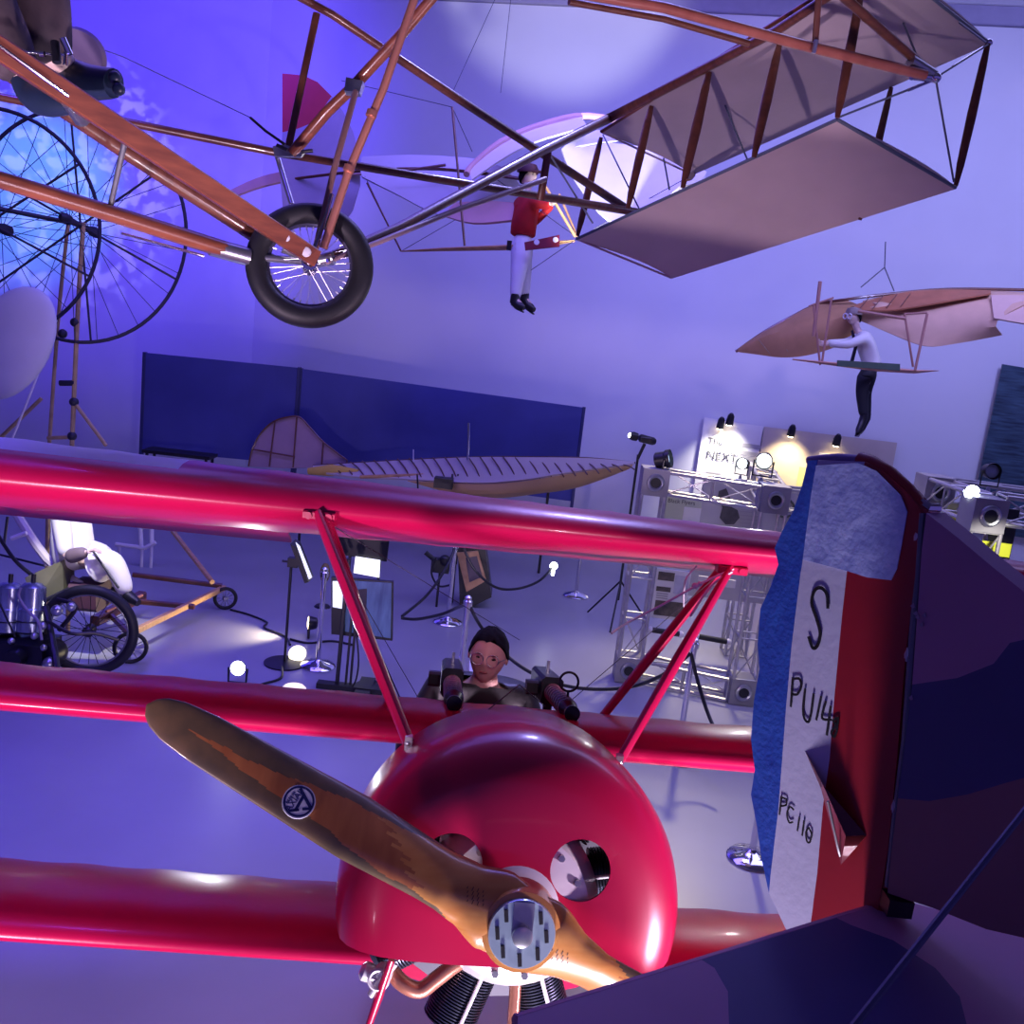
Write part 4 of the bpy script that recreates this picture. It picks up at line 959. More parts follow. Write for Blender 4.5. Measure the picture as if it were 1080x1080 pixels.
def estrut(x0, y0, d0, x1, y1, d1, w_=8):
    b = MB(); p0, p1 = PL(x0, y0, uR, un), PL(x1, y1, eR, en); p0 -= (p0 - CAM).normalized() * .03; p1 -= (p1 - CAM).normalized() * .03; r = SZ(w_, d0) / 2
    b.path([p0, p0.lerp(p1, .15), p0.lerp(p1, .5), p0.lerp(p1, .85), p1], [r * .6, r * .9, r * 1.1, r * .9, r * .5], 10, flat=.45, up=CR); b.build('interplane_strut', DWOOD, ov)
estrut(634, 145, 6.85, 609, 249, 6.9, 7); estrut(687, 112, 6.6, 662, 220, 6.65, 8); estrut(748, 76, 6.4, 720, 198, 6.45, 9); estrut(822, 47, 6.2, 795, 166, 6.25, 9)
estrut(908, -6, 5.95, 883, 124, 6.0, 9); estrut(1042, 46, 5.2, 1008, 196, 5.2, 10); estrut(940, 92, 5.9, 907, 232, 5.9, 8)
estrut(731, 182, 6.6, 726, 190, 6.55, 8)
for (a, c) in (((636, 142, 6.9), (675, 222, 6.6)), ((752, 80, 6.4), (788, 168, 6.3)), ((987, 82, 5.3), (1042, 47, 5.58)), ((987, 84, 5.3), (1006, 192, 5.55)), ((985, 84, 5.3), (884, 124, 5.25)), ((940, -8, 5.7), (968, 62, 5.3)), ((700, 167, 6.7), (706, 200, 6.6)), ((1012, 24, 5.4), (1040, 45, 5.2))):
    b = MB(); b.tube(P(*a), P(*c), .006, n=6); b.build('wire', MATS['slate_edge'], ov)
b = MB(); b.tube(P(985, 84, 5.3), P(958, 95, 5.28), .009, n=6); b.tube(P(1005, 70, 5.42), P(1036, 50, 5.56), .008, n=6); b.build('turnbuckle', CHROME, ov)
for q, r in ((uR, .022), (P(987, 82, 5.28), .03)): b = MB(); b.ball(q, r); b.build('corner_fitting', CHROME, ov)
# ceiling wires (structure of the hanging rig)
for a, c in (((470, 95, 7), (478, 60, 7)),):
    pass
# ================================================================== mannequins and hang gliders
def Ps(pts, d): return [P(x, y, d + (q[0] if q else 0)) for x, y, *q in pts]
def traced(root, px, name, m, t=.02, nrm=None, sub_=True):
    """curved fabric panel: rows of (x, y, depth) pixel points"""
    rows = [catmull([P(*q) for q in r], 4) for r in px]
    n = min(len(r) for r in rows); rows = [r[:n] for r in rows]
    cols = [catmull([rows[i][j] for i in range(len(rows))], 3) for j in range(n)]
    b = MB(); b.shell([[cols[j][i] for j in range(n)] for i in range(len(cols[0]))], t); return b.build(name, m, root)
def ptube(root, pts, wpx, m, name, n=8, flat=1.):
    b = MB(); b.path([P(*q) for q in pts] if len(pts) < 3 else catmull([P(*q) for q in pts], 4), SZ(wpx, pts[0][2]) / 2, n, flat=flat); return b.build(name, m, root)

def mannequin(lab, cat, J, d, fwd, shirt_m, trouser_m, shoe_m, hair_m, extra=None, hh=.215, group=None):
    t = thing('mannequin', lab, cat, P(*J['pelvis'], d), group)
    q = {k: P(v[0], v[1], d + (v[2] if len(v) > 2 else 0)) for k, v in J.items()}
    R = dict(pelvis=(.08, .06), belly=(.07, .06), chest=(.07, .06), neck=.044, skull=.06, sl=.036, el=.034, wl=.026, sr=.036, er=.034, wr=.028, kl=.062, al=.040, tl=.028, kr=.062, ar=.040, tr=.028)
    q['skull'] = q['head'] - (q['head'] - q['neck']) * .35; q['belly'] = q['pelvis'].lerp(q['chest'], .5)
    nodes = {k: (q[k], R[k]) for k in ('pelvis', 'belly', 'chest', 'neck', 'skull', 'sl', 'el', 'wl', 'sr', 'er', 'wr', 'kl', 'al', 'tl', 'kr', 'ar', 'tr')}
    ed = [('pelvis', 'belly'), ('belly', 'chest'), ('chest', 'neck'), ('neck', 'skull'), ('chest', 'sl'), ('sl', 'el'), ('el', 'wl'), ('chest', 'sr'), ('sr', 'er'), ('er', 'wr'), ('pelvis', 'kl'), ('kl', 'al'), ('al', 'tl'), ('pelvis', 'kr'), ('kr', 'ar'), ('ar', 'tr')]
    b = MB(); b.add(*skin(nodes, ed)); up = (q['head'] - q['neck']).normalized(); head(b, q['head'], fwd, up, hh)
    for k, e, s in (('wl', 'el', 1), ('wr', 'er', -1)): hand(b, q[k], q[k] - q[e], V(fwd) + V((0, 0, .3)), .17, 1.1, 0, s)
    b.build('body', [MSKIN, EYEM, LIPM], t, sharp=70)
    def wear(keys, edges, k_, name, m):
        nd = {k: (q[k] if k in q else None, tuple(a * k_ for a in R[k]) if isinstance(R[k], tuple) else R[k] * k_ + .006) for k in keys}
        b = MB(); b.add(*skin(nd, edges)); return b.build(name, m, t, sharp=80)
    q['col'] = q['chest'].lerp(q['neck'], .75); q['hip'] = q['pelvis'].lerp(q['chest'], .2); R['col'] = .056; R['hip'] = (.09, .07); R['pelvis'] = (.12, .09); R['chest'] = (.12, .10); R['el'] = R['er'] = .042; R['belly'] = (.13, .11); R['sl'] = R['sr'] = .062
    wear(['belly', 'pelvis', 'chest', 'col', 'sl', 'el', 'wl', 'sr', 'er', 'wr'], [('pelvis', 'belly'), ('belly', 'chest'), ('chest', 'col'), ('chest', 'sl'), ('sl', 'el'), ('el', 'wl'), ('chest', 'sr'), ('sr', 'er'), ('er', 'wr')], 1.18, 'shirt', shirt_m)
    wear(['pelvis', 'hip', 'kl', 'al', 'kr', 'ar'], [('pelvis', 'hip'), ('pelvis', 'kl'), ('kl', 'al'), ('pelvis', 'kr'), ('kr', 'ar')], 1.40, 'trousers', trouser_m)
    for s in 'lr':
        a, z = q['a' + s], q['t' + s]; dd = (z - a).normalized()
        b = MB(); b.path([a + V((0, 0, .06)), a + V((0, 0, -.02)), a + (z - a) * .35 + V((0, 0, -.03)), a + (z - a) * .8 + V((0, 0, -.02)), z + dd * .03], [.05, .055, .05, .048, .025], 12)
        b.path([a + V((0, 0, -.07)) - dd * .03, a + (z - a) * .6 + V((0, 0, -.065)), z + V((0, 0, -.05)) + dd * .02], [.04, .045, .03], 8, flat=.25, up=dd.cross(V((0, 0, 1))))
        b.build('shoe', shoe_m, t, sharp=60)
    if hair_m:
        b = MB(); hair(b, q['head'], fwd, up, hh * 1.03, puff=1.1); b.build('hair', hair_m, t, sharp=80)
    return t, q

SHRED = mat('red_sweater', (.52, .008, .012), .75, noise=.2, scale=10, bump=.2); BREECH = mat('white_breeches', (.72, .72, .78), .7, noise=.06, scale=5)
BOOT = mat('black_leather', (.012, .012, .016), .35, noise=.2); SHW = mat('white_shirt', (.78, .78, .76), .7, noise=.06, scale=8, bump=.2); TROU = mat('black_trousers', (.012, .013, .022), .7, noise=.2)
DR = 10.4
t1, q1 = mannequin('mannequin in red sweater, white breeches and dark cap hanging in the white glider', 'mannequin',
    dict(head=(557, 186), neck=(556, 202), chest=(556, 216), pelvis=(551, 250), sl=(547, 213, .17), el=(560, 238, .15), wl=(583, 216, -.02), sr=(562, 213, -.17), er=(578, 216, -.22), wr=(581, 214, -.28) ,
         kl=(553, 285, .06), al=(553, 315, .10), tl=(562, 325, .06), kr=(547, 286, -.08), ar=(543, 316, -.1), tr=(551, 323, -.14)), DR, (.85, -.5, .1), SHRED, BREECH, BOOT, HAIRM)
b = MB(); hq = q1['head']; b.lathe([(.118, 0), (.12, .04), (.09, .09), (.001, .11)], hq + V((-.01, 0, .035)), (0, 0, 1), 20); b.box(hq + V((.10, -.06, .05)), (.10, .10, .015)); b.build('cap', mat('maroon_cap', (.06, .01, .02), .6, noise=.1), t1)
lamp('SPOT', 'white_glider_spot', P(700, 470, 7.5), P(640, 175, 10.6), (.95, .95, 1.), 2600, .1, spot=24, blend=.5)
# the white glider itself
wg = thing('white_glider', 'white hang glider with red tipped round tail, hanging behind the wooden frame', 'glider', P(560, 200, 10.6), None)
traced(wg, [[(592, 158, 10.4), (606, 190, 10.2), (640, 232, 9.9), (672, 232, 9.8), (720, 195, 9.8)],
            [(600, 152, 10.5), (630, 172, 10.4), (660, 195, 10.2), (700, 205, 10.1), (740, 190, 10.0)],
            [(620, 150, 10.7), (650, 152, 10.6), (690, 158, 10.5), (722, 170, 10.4), (745, 182, 10.3)]], 'right_wing', MUSLIN)
traced(wg, [[(598, 157, 10.45), (640, 150, 10.6), (690, 150, 10.6), (745, 176, 10.4)], [(605, 138, 10.8), (650, 138, 10.9), (700, 142, 10.9), (752, 168, 10.6)]], 'right_wing_edge', mat('lavender_muslin', (.60, .58, .66), .7, noise=.05), t=.015)
traced(wg, [[(498, 190, 10.4), (530, 168, 10.4), (565, 150, 10.4), (620, 134, 10.4)], [(495, 178, 10.5), (525, 155, 10.6), (560, 137, 10.7), (615, 123, 10.8)], [(505, 168, 10.8), (535, 146, 11), (575, 130, 11), (640, 124, 11)]], 'centre_panel', MUSLIN)
ptube(wg, [(492, 184, 10.4), (498, 175, 10.5), (528, 150, 10.6), (570, 132, 10.7), (620, 122, 10.8), (680, 135, 10.9)], 7, MUSLINP, 'leading_edge')
traced(wg, [[(382, 187, 11.6), (420, 206, 11.3), (460, 226, 11.0), (500, 233, 10.7), (555, 232, 10.4)], [(380, 178, 11.8), (430, 184, 11.5), (470, 196, 11.2), (515, 208, 10.9), (560, 215, 10.6)], [(382, 166, 12.0), (430, 164, 11.8), (480, 166, 11.5), (520, 172, 11.2), (545, 190, 10.9)]], 'left_wing', mat('grey_lavender_muslin', (.52, .50, .56), .75, noise=.06, scale=4))
traced(wg, [[(468, 228, 10.85), (500, 236, 10.65), (540, 233, 10.4)], [(480, 214, 10.83), (520, 213, 10.7), (552, 216, 10.5)]], 'left_wing_patch', MUSLINP, t=.03)
# tail: horizontal band and round vertical fin with red top
traced(wg, [[(236, 213, 13.1), (268, 200, 13.0), (300, 192, 12.9), (345, 186, 12.7), (384, 184, 12.4)], [(234, 206, 13.2), (270, 189, 13.1), (302, 181, 13.0), (345, 176, 12.8), (384, 176, 12.5)]], 'tailplane', MUSLINP, t=.03)
fr = V((.6, .8, 0)); fin0 = P(300, 150, 12.6); fnn = (-CF)
def FP(x, y): return P(x, y, 12.6)
b = MB(); b.plate([FP(*q) for q in ((298, 78), (320, 80), (335, 87), (350, 102), (330, 130), (312, 137), (298, 140))], .03, fnn, 0)
b.plate([FP(*q) for q in ((298, 140), (312, 137), (330, 130), (350, 102), (362, 118), (372, 138), (379, 165), (380, 195), (372, 222), (362, 236), (330, 240), (300, 238), (296, 190))], .03, fnn, 1)
b.build('tail_fin', [mat('red_fin_fabric', (.42, .01, .03), .6, noise=.1), mat('mauve_fin_fabric', (.33, .28, .42), .7, noise=.08)], wg)
ptube(wg, [(300, 190, 12.7), (384, 180, 12.0), (450, 178, 11.3), (500, 182, 10.7), (560, 190, 10.4)], 3, DWOOD, 'fuselage_boom')
ptube(wg, [(412, 182, 11.2), (470, 174, 11.0)], 3, DWOOD, 'spar')
ptube(wg, [(477, 113, 10.4), (490, 259, 10.3)], 2.6, DWOOD, 'king_post'); ptube(wg, [(387, 193, 11.5), (423, 265, 11.3)], 2, DWOOD, 'side_post')
ptube(wg, [(575, 196, 10.1), (607, 250, 10.2)], 3, LWOOD, 'control_strut'); ptube(wg, [(590, 205, 10.5), (609, 250, 10.3)], 2.5, LWOOD, 'control_strut')
for a, c in (((498, 160, 11), (477, 113, 10.4)), ((423, 265, 11.3), (385, 186, 11.6)), ((477, 113, 10.4), (360, 85, 12)), ((423, 265, 11.3), (492, 225, 10.9)), ((608, 252, 10.2), (720, 190, 10)), ((608, 252, 10.2), (560, 285, 10)), ((608, 250, 10.2), (500, 172, 10.8))):
    b = MB(); b.tube(P(*a), P(*c), .004, n=5); b.build('rigging_wire', WIRE, wg)
b = MB(); b.path([P(*q) for q in ((423, 265, 11.3), (470, 263, 10.9), (540, 261, 10.4), (580, 257, 10.3), (606, 254, 10.2))], [.015, .04, .055, .05, .02], 10, flat=.5, up=CF)
kb = b.build('keel_board', LWOOD, wg)
b = MB(); b.plate([P(*q) for q in ((553, 256, 10.15), (590, 248, 10.1), (590, 260, 10.1), (554, 264, 10.15))], .03, CF); bn_ = b.build('banner', mat('maroon_banner', (.22, .008, .03), .6, noise=.1), kb)
b = MB()
for x, y in ((566, 255.5), (586, 253)): b.lathe([(.03, 0), (.028, .008)], P(x, y, 10.06), -CF, 14)
b.build('flower_mark', mat('white_mark', (.8, .76, .8), .6, noise=.05), bn_)
b = MB(); b.box(P(537, 259, 10.2), (.05, .05, .1)); b.build('clip', BLACK, kb)

# suspension wires for the hung things (thin, from the ceiling)
def hangwire(p, top, lab, r=.004):
    b = MB(); b.tube(p, top, r, n=5); o = b.build('hanging_wire', WIRE); o['label'] = lab; o['category'] = 'wire'; return o
hangwire(P(478, 96, 10.4), P(540, -40, 11.5), 'thin dark wire rising from the dark king post of the white glider')
hangwire(P(528, 98, 11.5), P(545, -60, 11.5), 'thin dark wire hanging free with a hook, above the red mannequin')

# ------------------------------------------------------------------ tan glider with white shirted mannequin
DW = 12.6
t2, q2 = mannequin('mannequin in white shirt, dark tie and black trousers hanging in the tan glider', 'mannequin',
    dict(head=(900, 334), neck=(904, 347), chest=(913, 363), pelvis=(920, 385), sl=(910, 353, .16), el=(893, 361, .12), wl=(872, 361, .05), sr=(913, 356, -.17), er=(894, 364, -.24), wr=(874, 363, -.12),
         kl=(912, 412, .06), al=(914, 440, .08), tl=(908, 452, .05), kr=(909, 412, -.08), ar=(911, 440, -.06), tr=(905, 455, -.1)), DW, (-.9, -.45, -.05), SHW, TROU, BOOT, HAIRM, hh=.23)
b = MB(); b.path([q2['neck'] + V((-.09, -.08, -.03)), q2['chest'] + V((-.17, -.14, -.04)), q2['chest'] + V((-.19, -.14, -.28))], [.02, .03, .035], 8, flat=.3); b.build('tie', BOOT, t2)
b = MB(); hq = q2['head']; f2 = V((-.9, -.45, -.05)).normalized(); s2 = f2.cross(V((0, 0, 1))).normalized()
for s in (-1, 1): b.torus(hq + f2 * .105 + s2 * s * .04, f2, .034, .009, 16, 6)
b.build('goggles', PWIRE, t2)
b = MB(); b.lathe([(.105, 0), (.11, .03), (.09, .075), (.001, .1)], hq + V((0, 0, .03)), (0, 0, 1), 18); b.build('cap', mat('grey_cap', (.30, .24, .22), .7, noise=.1), t2)
tg = thing('tan_glider', 'tan fabric hang glider with bamboo frame hanging at upper right', 'glider', P(930, 340, 12.8))
traced(tg, [[(777, 371, 13.6), (800, 374, 13.4), (824, 377, 13.2), (850, 375, 13.0), (880, 366, 12.9), (905, 350, 12.9)], [(777, 370, 13.6), (805, 356, 13.3), (832, 348, 13.1), (860, 343, 12.9), (885, 336, 12.8), (905, 332, 12.7)], [(777, 369, 13.6), (806, 350, 13.5), (835, 334, 13.4), (860, 322, 13.3), (888, 317, 13.2), (905, 322, 13.1)]], 'left_wing', mat('tan_wing_left', (.50, .26, .12), .7, noise=.2, scale=4))
traced(tg, [[(900, 335, 12.8), (935, 350, 12.6), (975, 365, 12.4), (1010, 362, 12.3), (1057, 353, 12.1)], [(905, 328, 12.7), (945, 332, 12.6), (990, 338, 12.4), (1025, 338, 12.2), (1052, 338, 12.0)], [(925, 322, 12.6), (960, 320, 12.7), (1000, 316, 12.6), (1040, 314, 12.4), (1095, 314, 12.1)], [(910, 318, 13.0), (955, 308, 13.2), (1000, 306, 13.1), (1045, 307, 12.9), (1095, 310, 12.6)]], 'right_wing', TANF)
traced(tg, [[(1048, 336, 12.0), (1070, 340, 11.9), (1095, 344, 11.8)], [(1045, 312, 12.3), (1070, 312, 12.2), (1095, 312, 12.1)]], 'right_wing_tip', mat('pale_pink_fabric', (.62, .42, .34), .75, noise=.06))
traced(tg, [[(898, 327, 12.55), (935, 328, 12.5), (965, 324, 12.45), (1000, 318, 12.4), (1045, 310, 12.3)], [(902, 322, 12.8), (930, 314, 12.9), (960, 308, 12.9), (1000, 306, 12.8), (1045, 307, 12.6)]], 'inner_shade_strip', TANSHADE)  # rust strip puts the inner shading of the wing into the colour
ptube(tg, [(776, 371, 13.6), (806, 350, 13.5), (835, 334, 13.4), (862, 321, 13.3), (892, 316, 13.0), (930, 311, 13.0), (1000, 305, 12.9), (1095, 306, 12.5)], 3, DWOOD, 'leading_edge')
for k in range(9):
    a, c = (905 + k * 15, 328 - k * 1.6), (918 + k * 14, 312 - k * .7)
    ptube(tg, [(a[0], a[1], 12.5), (c[0], c[1], 12.8)], .9, DWOOD, 'rib')
for k in range(5): ptube(tg, [(800 + k * 18, 358 - k * 8, 13.3), (812 + k * 19, 373 - k * 2, 13.1)], .9, BAMBOO, 'rib')
b = MB(); b.path([P(*q) for q in ((836, 379, 12.3), (880, 384, 12.3), (925, 389, 12.3), (965, 392, 12.3), (990, 391, 12.3))], [.02, .055, .08, .06, .01], 10, flat=.4, up=CF); kb2 = b.build('keel_board', mat('salmon_wood', (.66, .34, .26), .5, noise=.1), tg)
b = MB(); b.plate([P(*q) for q in ((883, 380, 12.2), (949, 384, 12.2), (949, 391, 12.2), (883, 386, 12.2))], .02, CF); b.build('green_panel', mat('dark_green_panel', (.05, .09, .06), .6, noise=.2), kb2)
for a, c, w_ in (((865, 297, 12.3), (858, 355, 12.3), 4), ((858, 322, 12.3), (865, 385, 12.3), 2.5), ((877, 315, 12.3), (867, 382, 12.3), 2.5), ((853, 323, 12.3), (879, 314, 12.3), 2), ((954, 331, 12.3), (963, 387, 12.3), 2.5), ((978, 331, 12.2), (965, 391, 12.2), 3), ((954, 331, 12.3), (978, 330, 12.2), 2), ((905, 328, 12.4), (955, 336, 12.3), 3.5)):
    ptube(tg, [a, c], w_, mat('pink_brown_strut', (.42, .20, .15), .5, noise=.15), 'frame_strut')
for a, c in (((943, 307, 13), (933, 282, 13)), ((908, 303, 13), (933, 282, 13)), ((933, 282, 13), (934, 255, 13))): ptube(tg, [a, c], 1.2, WIRE, 'hanging_wire')

# ------------------------------------------------------------------ ribbed monoplane before the blue partition
DG = 13.5
rg = thing('ribbed_glider', 'pale ribbed monoplane glider with bird like wings before the blue partition', 'glider', G(470, 610))
RF = mat('ribbed_wing_top', (.60, .52, .52), .7, noise=.06, scale=3); RU = mat('ribbed_wing_underside', (.58, .36, .16), .65, noise=.1, scale=3)
r1 = [[(330, 492, 14.6), (380, 489, 14.3), (430, 486, 14.0), (500, 483, 13.7), (560, 483, 13.3), (620, 484, 13.0), (669, 488, 12.8)],
      [(330, 493, 14.4), (375, 495, 14.1), (430, 496, 13.8), (500, 498, 13.4), (565, 494, 13.1), (620, 490, 12.9), (669, 489, 12.75)],
      [(330, 497, 14.2), (370, 503, 13.9), (430, 506, 13.6), (500, 510, 13.2), (550, 507, 12.95), (600, 499, 12.8), (668, 490, 12.72)]]
traced(rg, r1, 'wing_top', RF, t=.03)
traced(rg, [[(430, 507, 13.55), (500, 511, 13.15), (550, 508, 12.92), (600, 500, 12.78), (667, 491, 12.7)], [(470, 518, 13.4), (510, 520, 13.1), (555, 518, 12.95), (605, 511, 12.85), (664, 493, 12.75)], [(490, 524, 13.5), (530, 524, 13.3), (565, 520, 13.15), (610, 513, 13.0), (660, 495, 12.85)]], 'wing_underside', RU, t=.03)
for k in range(26):
    x = 345 + k * 12.4; u = (x - 330) / 339; yt = 491 - 8.5 * sin(pi * min(1, u * 1.02)) + 0; yb = 498 + 11.5 * sin(pi * min(1, u * 1.0) ** .9) - 6 * max(0, u - .5)
    d0 = 14.5 - u * 1.75
    if u > .97: continue
    ptube(rg, [(x, yt - .6, d0), (x + 8, (yt + yb) / 2 - 2, d0 - .25), (x + 14, yb - 1.5, d0 - .45)], 1.5, DWOOD, 'rib')
ptube(rg, [(330, 491, 14.65), (430, 485, 14.05), (500, 482, 13.75), (560, 482, 13.35), (620, 483, 13.05), (670, 488, 12.8)], 1.6, DWOOD, 'leading_edge')
TFN = mat('mauve_tail_fabric', (.36, .24, .30), .7, noise=.08)
tf = [(262, 492), (266, 474), (275, 457), (288, 445), (303, 440), (316, 440), (328, 452), (341, 466), (356, 478), (366, 488), (340, 493), (300, 494)]
b = MB(); b.plate([P(x, y, 14.8) for x, y in tf], .03, CF); fn = b.build('tail_fin', TFN, rg)
ptube(rg, [(x, y, 14.75) for x, y in tf[:11]], 1.8, DWOOD, 'fin_edge')
for a, c in (((290, 444), (284, 492)), ((313, 440), (309, 493)), ((341, 466), (339, 492)), ((267, 474), (311, 482))): ptube(rg, [(*a, 14.74), (*c, 14.74)], 1.6, DWOOD, 'rib')
b = MB(); b.path([P(*q) for q in ((325, 497, 14.2), (350, 496, 14.1), (378, 497, 14.0))], [.05, .09, .03], 12, flat=.6); b.build('tail_cone', mat('yellow_fabric', (.70, .48, .10), .6, noise=.08), rg)
ptube(rg, [(380, 503, 13.8), (460, 501, 13.6), (500, 502, 13.5)], 4, LWOOD, 'spar')
b = MB(); b.box(P(468, 509, 13.2), (.26, .2, .14)); b.build('seat_box', BLACK, rg)
ptube(rg, [(493, 485, 13.5), (494, 466, 13.5), (494, 446, 13.5)], 2.4, CHROME, 'mast'); ptube(rg, [(436, 487, 13.8), (436, 474, 13.8)], 1.2, PWIRE, 'mast')
for x in (440, 477, 483, 507): ptube(rg, [(x, 500, 13.4), (x + 1, 520, 13.4)], 1.8, BLACK, 'strut')
for x, y in ((300, 0), (470, 0), (560, 0)):
    g0 = P(x + 20, 505, 13.7); b = MB(); b.tube(g0, V((g0.x, g0.y, 0)), .02); b.build('stand_leg', BLACK, rg)
# its tail skid part seen under the red wing
ptube(rg, [(193, 552, 12), (235, 556, 12), (262, 556, 12)], 6, LWOOD, 'wing_tip')

# ================================================================== big wheel flying machine at the left
wm_ = thing('wheeled_flying_machine', 'flying machine with two big spoked rings on bamboo poles at far left', 'flying machine', G(75, 560))
IRON = mat('dark_iron', (.02, .02, .05), .5, metal=.3, noise=.2)
def ring(cx, cy, d, rx, ry, name):
    c = P(cx, cy, d); ex = CR * SZ(rx, d); ey = CU * SZ(ry, d) ; tilt = CF * SZ(.45 * rx, d)
    ex = ex + tilt * .6; b = MB(); b.path([c + ex * cos(2 * pi * k / 72) + ey * sin(2 * pi * k / 72) for k in range(72)], .018, 8, closed=True); o = b.build(name, IRON, wm_)
    for k in range(30):
        a = 2 * pi * k / 30 + .05; bb = MB(); s = CF * (.22 if k % 2 else -.22); bb.tube(c + s, c + ex * cos(a) + ey * sin(a), .0035, n=5); bb.build('spoke', IRON, o)
    for k in range(6):
        a = 2 * pi * k / 6 + .62; bb = MB(); bb.tube(c, c + ex * cos(a) + ey * sin(a), .011, n=6); bb.build('thick_spoke', IRON, o)
    bb = MB(); bb.lathe([(.02, -.3), (.05, -.26), (.05, -.18), (.03, -.12), (.03, .12), (.05, .18), (.05, .26), (.02, .3)], c, CF + CR * .2, 14); bb.build('hub', IRON, o)
    return o
ring(85, 238, 9.2, 102, 123, 'large_ring'); ring(-12, 235, 8.6, 105, 122, 'large_ring')
ptube(wm_, [(-12, 218, 8.6), (85, 237, 9.2)], 5, IRON, 'axle')
for pts, w_, m, nm in (([(88, 235, 9.2), (82, 330, 9.2), (76, 468, 9.2)], 5, BAMBOO, 'bamboo_pole'), ([(72, 235, 9.3), (62, 330, 9.3), (52, 468, 9.3)], 4, BAMBOO, 'bamboo_pole'),
                        ([(78, 424, 9.2), (112, 470, 9.2)], 4, BAMBOO, 'brace_pole'), ([(44, 420, 9.2), (0, 462, 9.2)], 4, BAMBOO, 'brace_pole'), ([(50, 462, 9.2), (78, 461, 9.2)], 4, BAMBOO, 'cross_pole'),
                        ([(60, 336, 9.0), (38, 400, 9.0), (13, 462, 9.0)], 2.5, PWIRE, 'stay_rope'), ([(63, 404, 9.2), (79, 404, 9.2)], 6, IRON, 'bracket')):
    ptube(wm_, pts, w_, m, nm)
for x, y in ((78, 424), (79, 340), (76, 460), (55, 356), (66, 352)): b = MB(); b.ball(P(x, y, 9.2), .045); b.build('lashing', IRON, wm_)
for x in (76, 52):
    g0 = P(x, 468, 9.2); b = MB(); b.tube(g0, V((g0.x, g0.y, 0)), .022); b.build('bamboo_pole', BAMBOO, wm_)
b = MB(); rotm = Matrix((CR, CF, CU)).transposed() @ Matrix.Rotation(radians(28), 3, 'Y')
b.ball(P(12, 362, 8.4), (SZ(42, 8.4), .10, SZ(64, 8.4)), 40, 0, rotm); b.build('paddle', mat('pale_paddle_fabric', (.55, .56, .66), .6, noise=.05), wm_)

# ================================================================== seated pilot at the top left (legs in view)
DP = 3.35
dn = mat('worn_brown_trousers', (.10, .07, .075), .8, col2=(.045, .032, .045), scale=9, bump=.4, bscale=18)
pt = thing('mannequin', 'seated mannequin in worn brown trousers and dark boots on the wooden frame, top left', 'mannequin', P(-60, -60, 3.5))
pel = P(-110, -150, 3.6); kL = P(28, -70, 3.2); aL = P(50, 66, 3.3); kR = P(-40, -40, 3.0); aR = P(20, 80, 3.1)
up_p = (pel + V((0, .1, .45)))
nodes = {'pelvis': (pel, (.16, .12)), 'belly': (pel + V((0, .03, .22)), (.14, .11)), 'chest': (up_p, (.16, .12)), 'neck': (up_p + V((0, 0, .2)), .055), 'skull': (up_p + V((.0, 0, .27)), .06),
         'kl': (kL, .075), 'al': (aL, .045), 'kr': (kR, .075), 'ar': (aR, .045), 'sl': (up_p + V((-.18, 0, .05)), .06), 'el': (up_p + V((-.2, -.1, -.2)), .045), 'wl': (up_p + V((-.1, -.3, -.3)), .03),
         'sr': (up_p + V((.18, 0, .05)), .06), 'er': (up_p + V((.22, -.1, -.2)), .045), 'wr': (up_p + V((.2, -.3, -.3)), .03), 'tl': (aL + CR * .10, .035), 'tr': (aR + CR * .1, .035)}
ed = [('pelvis', 'belly'), ('belly', 'chest'), ('chest', 'neck'), ('neck', 'skull'), ('pelvis', 'kl'), ('kl', 'al'), ('pelvis', 'kr'), ('kr', 'ar'), ('chest', 'sl'), ('sl', 'el'), ('el', 'wl'), ('chest', 'sr'), ('sr', 'er'), ('er', 'wr'), ('al', 'tl'), ('ar', 'tr')]
b = MB(); b.add(*skin(nodes, ed)); head(b, up_p + V((0, 0, .36)), (1, 0, 0), (0, 0, 1), .23)
for k in ('wl', 'wr'): hand(b, nodes[k][0], (.1, -1, -.3), (0, 0, -1), .17, 1., 0, 1)
b.build('body', [MSKIN, EYEM, LIPM], pt)
nd = {'pelvis': (pel, (.18, .14)), 'kl': (kL, .12), 'ml': (kL.lerp(aL, .5), .115), 'al': (kL + (aL - kL) * 1.06, .085), 'kr': (kR, .12), 'ar': (kR + (aR - kR) * 1.08, .085)}
b = MB(); b.add(*skin(nd, [('pelvis', 'kl'), ('kl', 'ml'), ('ml', 'al'), ('pelvis', 'kr'), ('kr', 'ar')])); b.build('trousers', dn, pt)
nd = {k: (v[0], tuple(a * 1.15 for a in v[1]) if isinstance(v[1], tuple) else v[1] * 1.3) for k, v in nodes.items() if k in ('pelvis', 'belly', 'chest', 'sl', 'el', 'wl', 'sr', 'er', 'wr')}
b = MB(); b.add(*skin(nd, ed[0:2] + ed[8:14])); b.build('jacket', dn, pt)
BB = mat('blue_black_boot', (.020, .035, .075), .38, noise=.4, scale=6, bump=.2)
def boot(pts, rr, nm='boot'):
    b = MB(); ps = catmull([P(*q) for q in pts], 4); n = len(ps); rs = []
    for i in range(n):
        u = i / (n - 1) * (len(rr) - 1); k = min(int(u), len(rr) - 2); rs.append(rr[k] + (rr[k + 1] - rr[k]) * (u - k))
    b.path(ps, rs, 16, flat=.85); b.build(nm, BB, pt, sharp=70)
boot([(60, 62, 3.35), (72, 78, 3.35), (95, 87, 3.3), (120, 88, 3.25)], [.04, .055, .062, .058, .05])
boot([(22, 78, 3.1), (35, 98, 3.1), (52, 106, 3.05), (75, 108, 3.0)], [.04, .05, .055, .05, .035])
b = MB()
for x in (121, 125): b.ball(P(x, 82 + (x - 121) * 3, 3.22), .022)
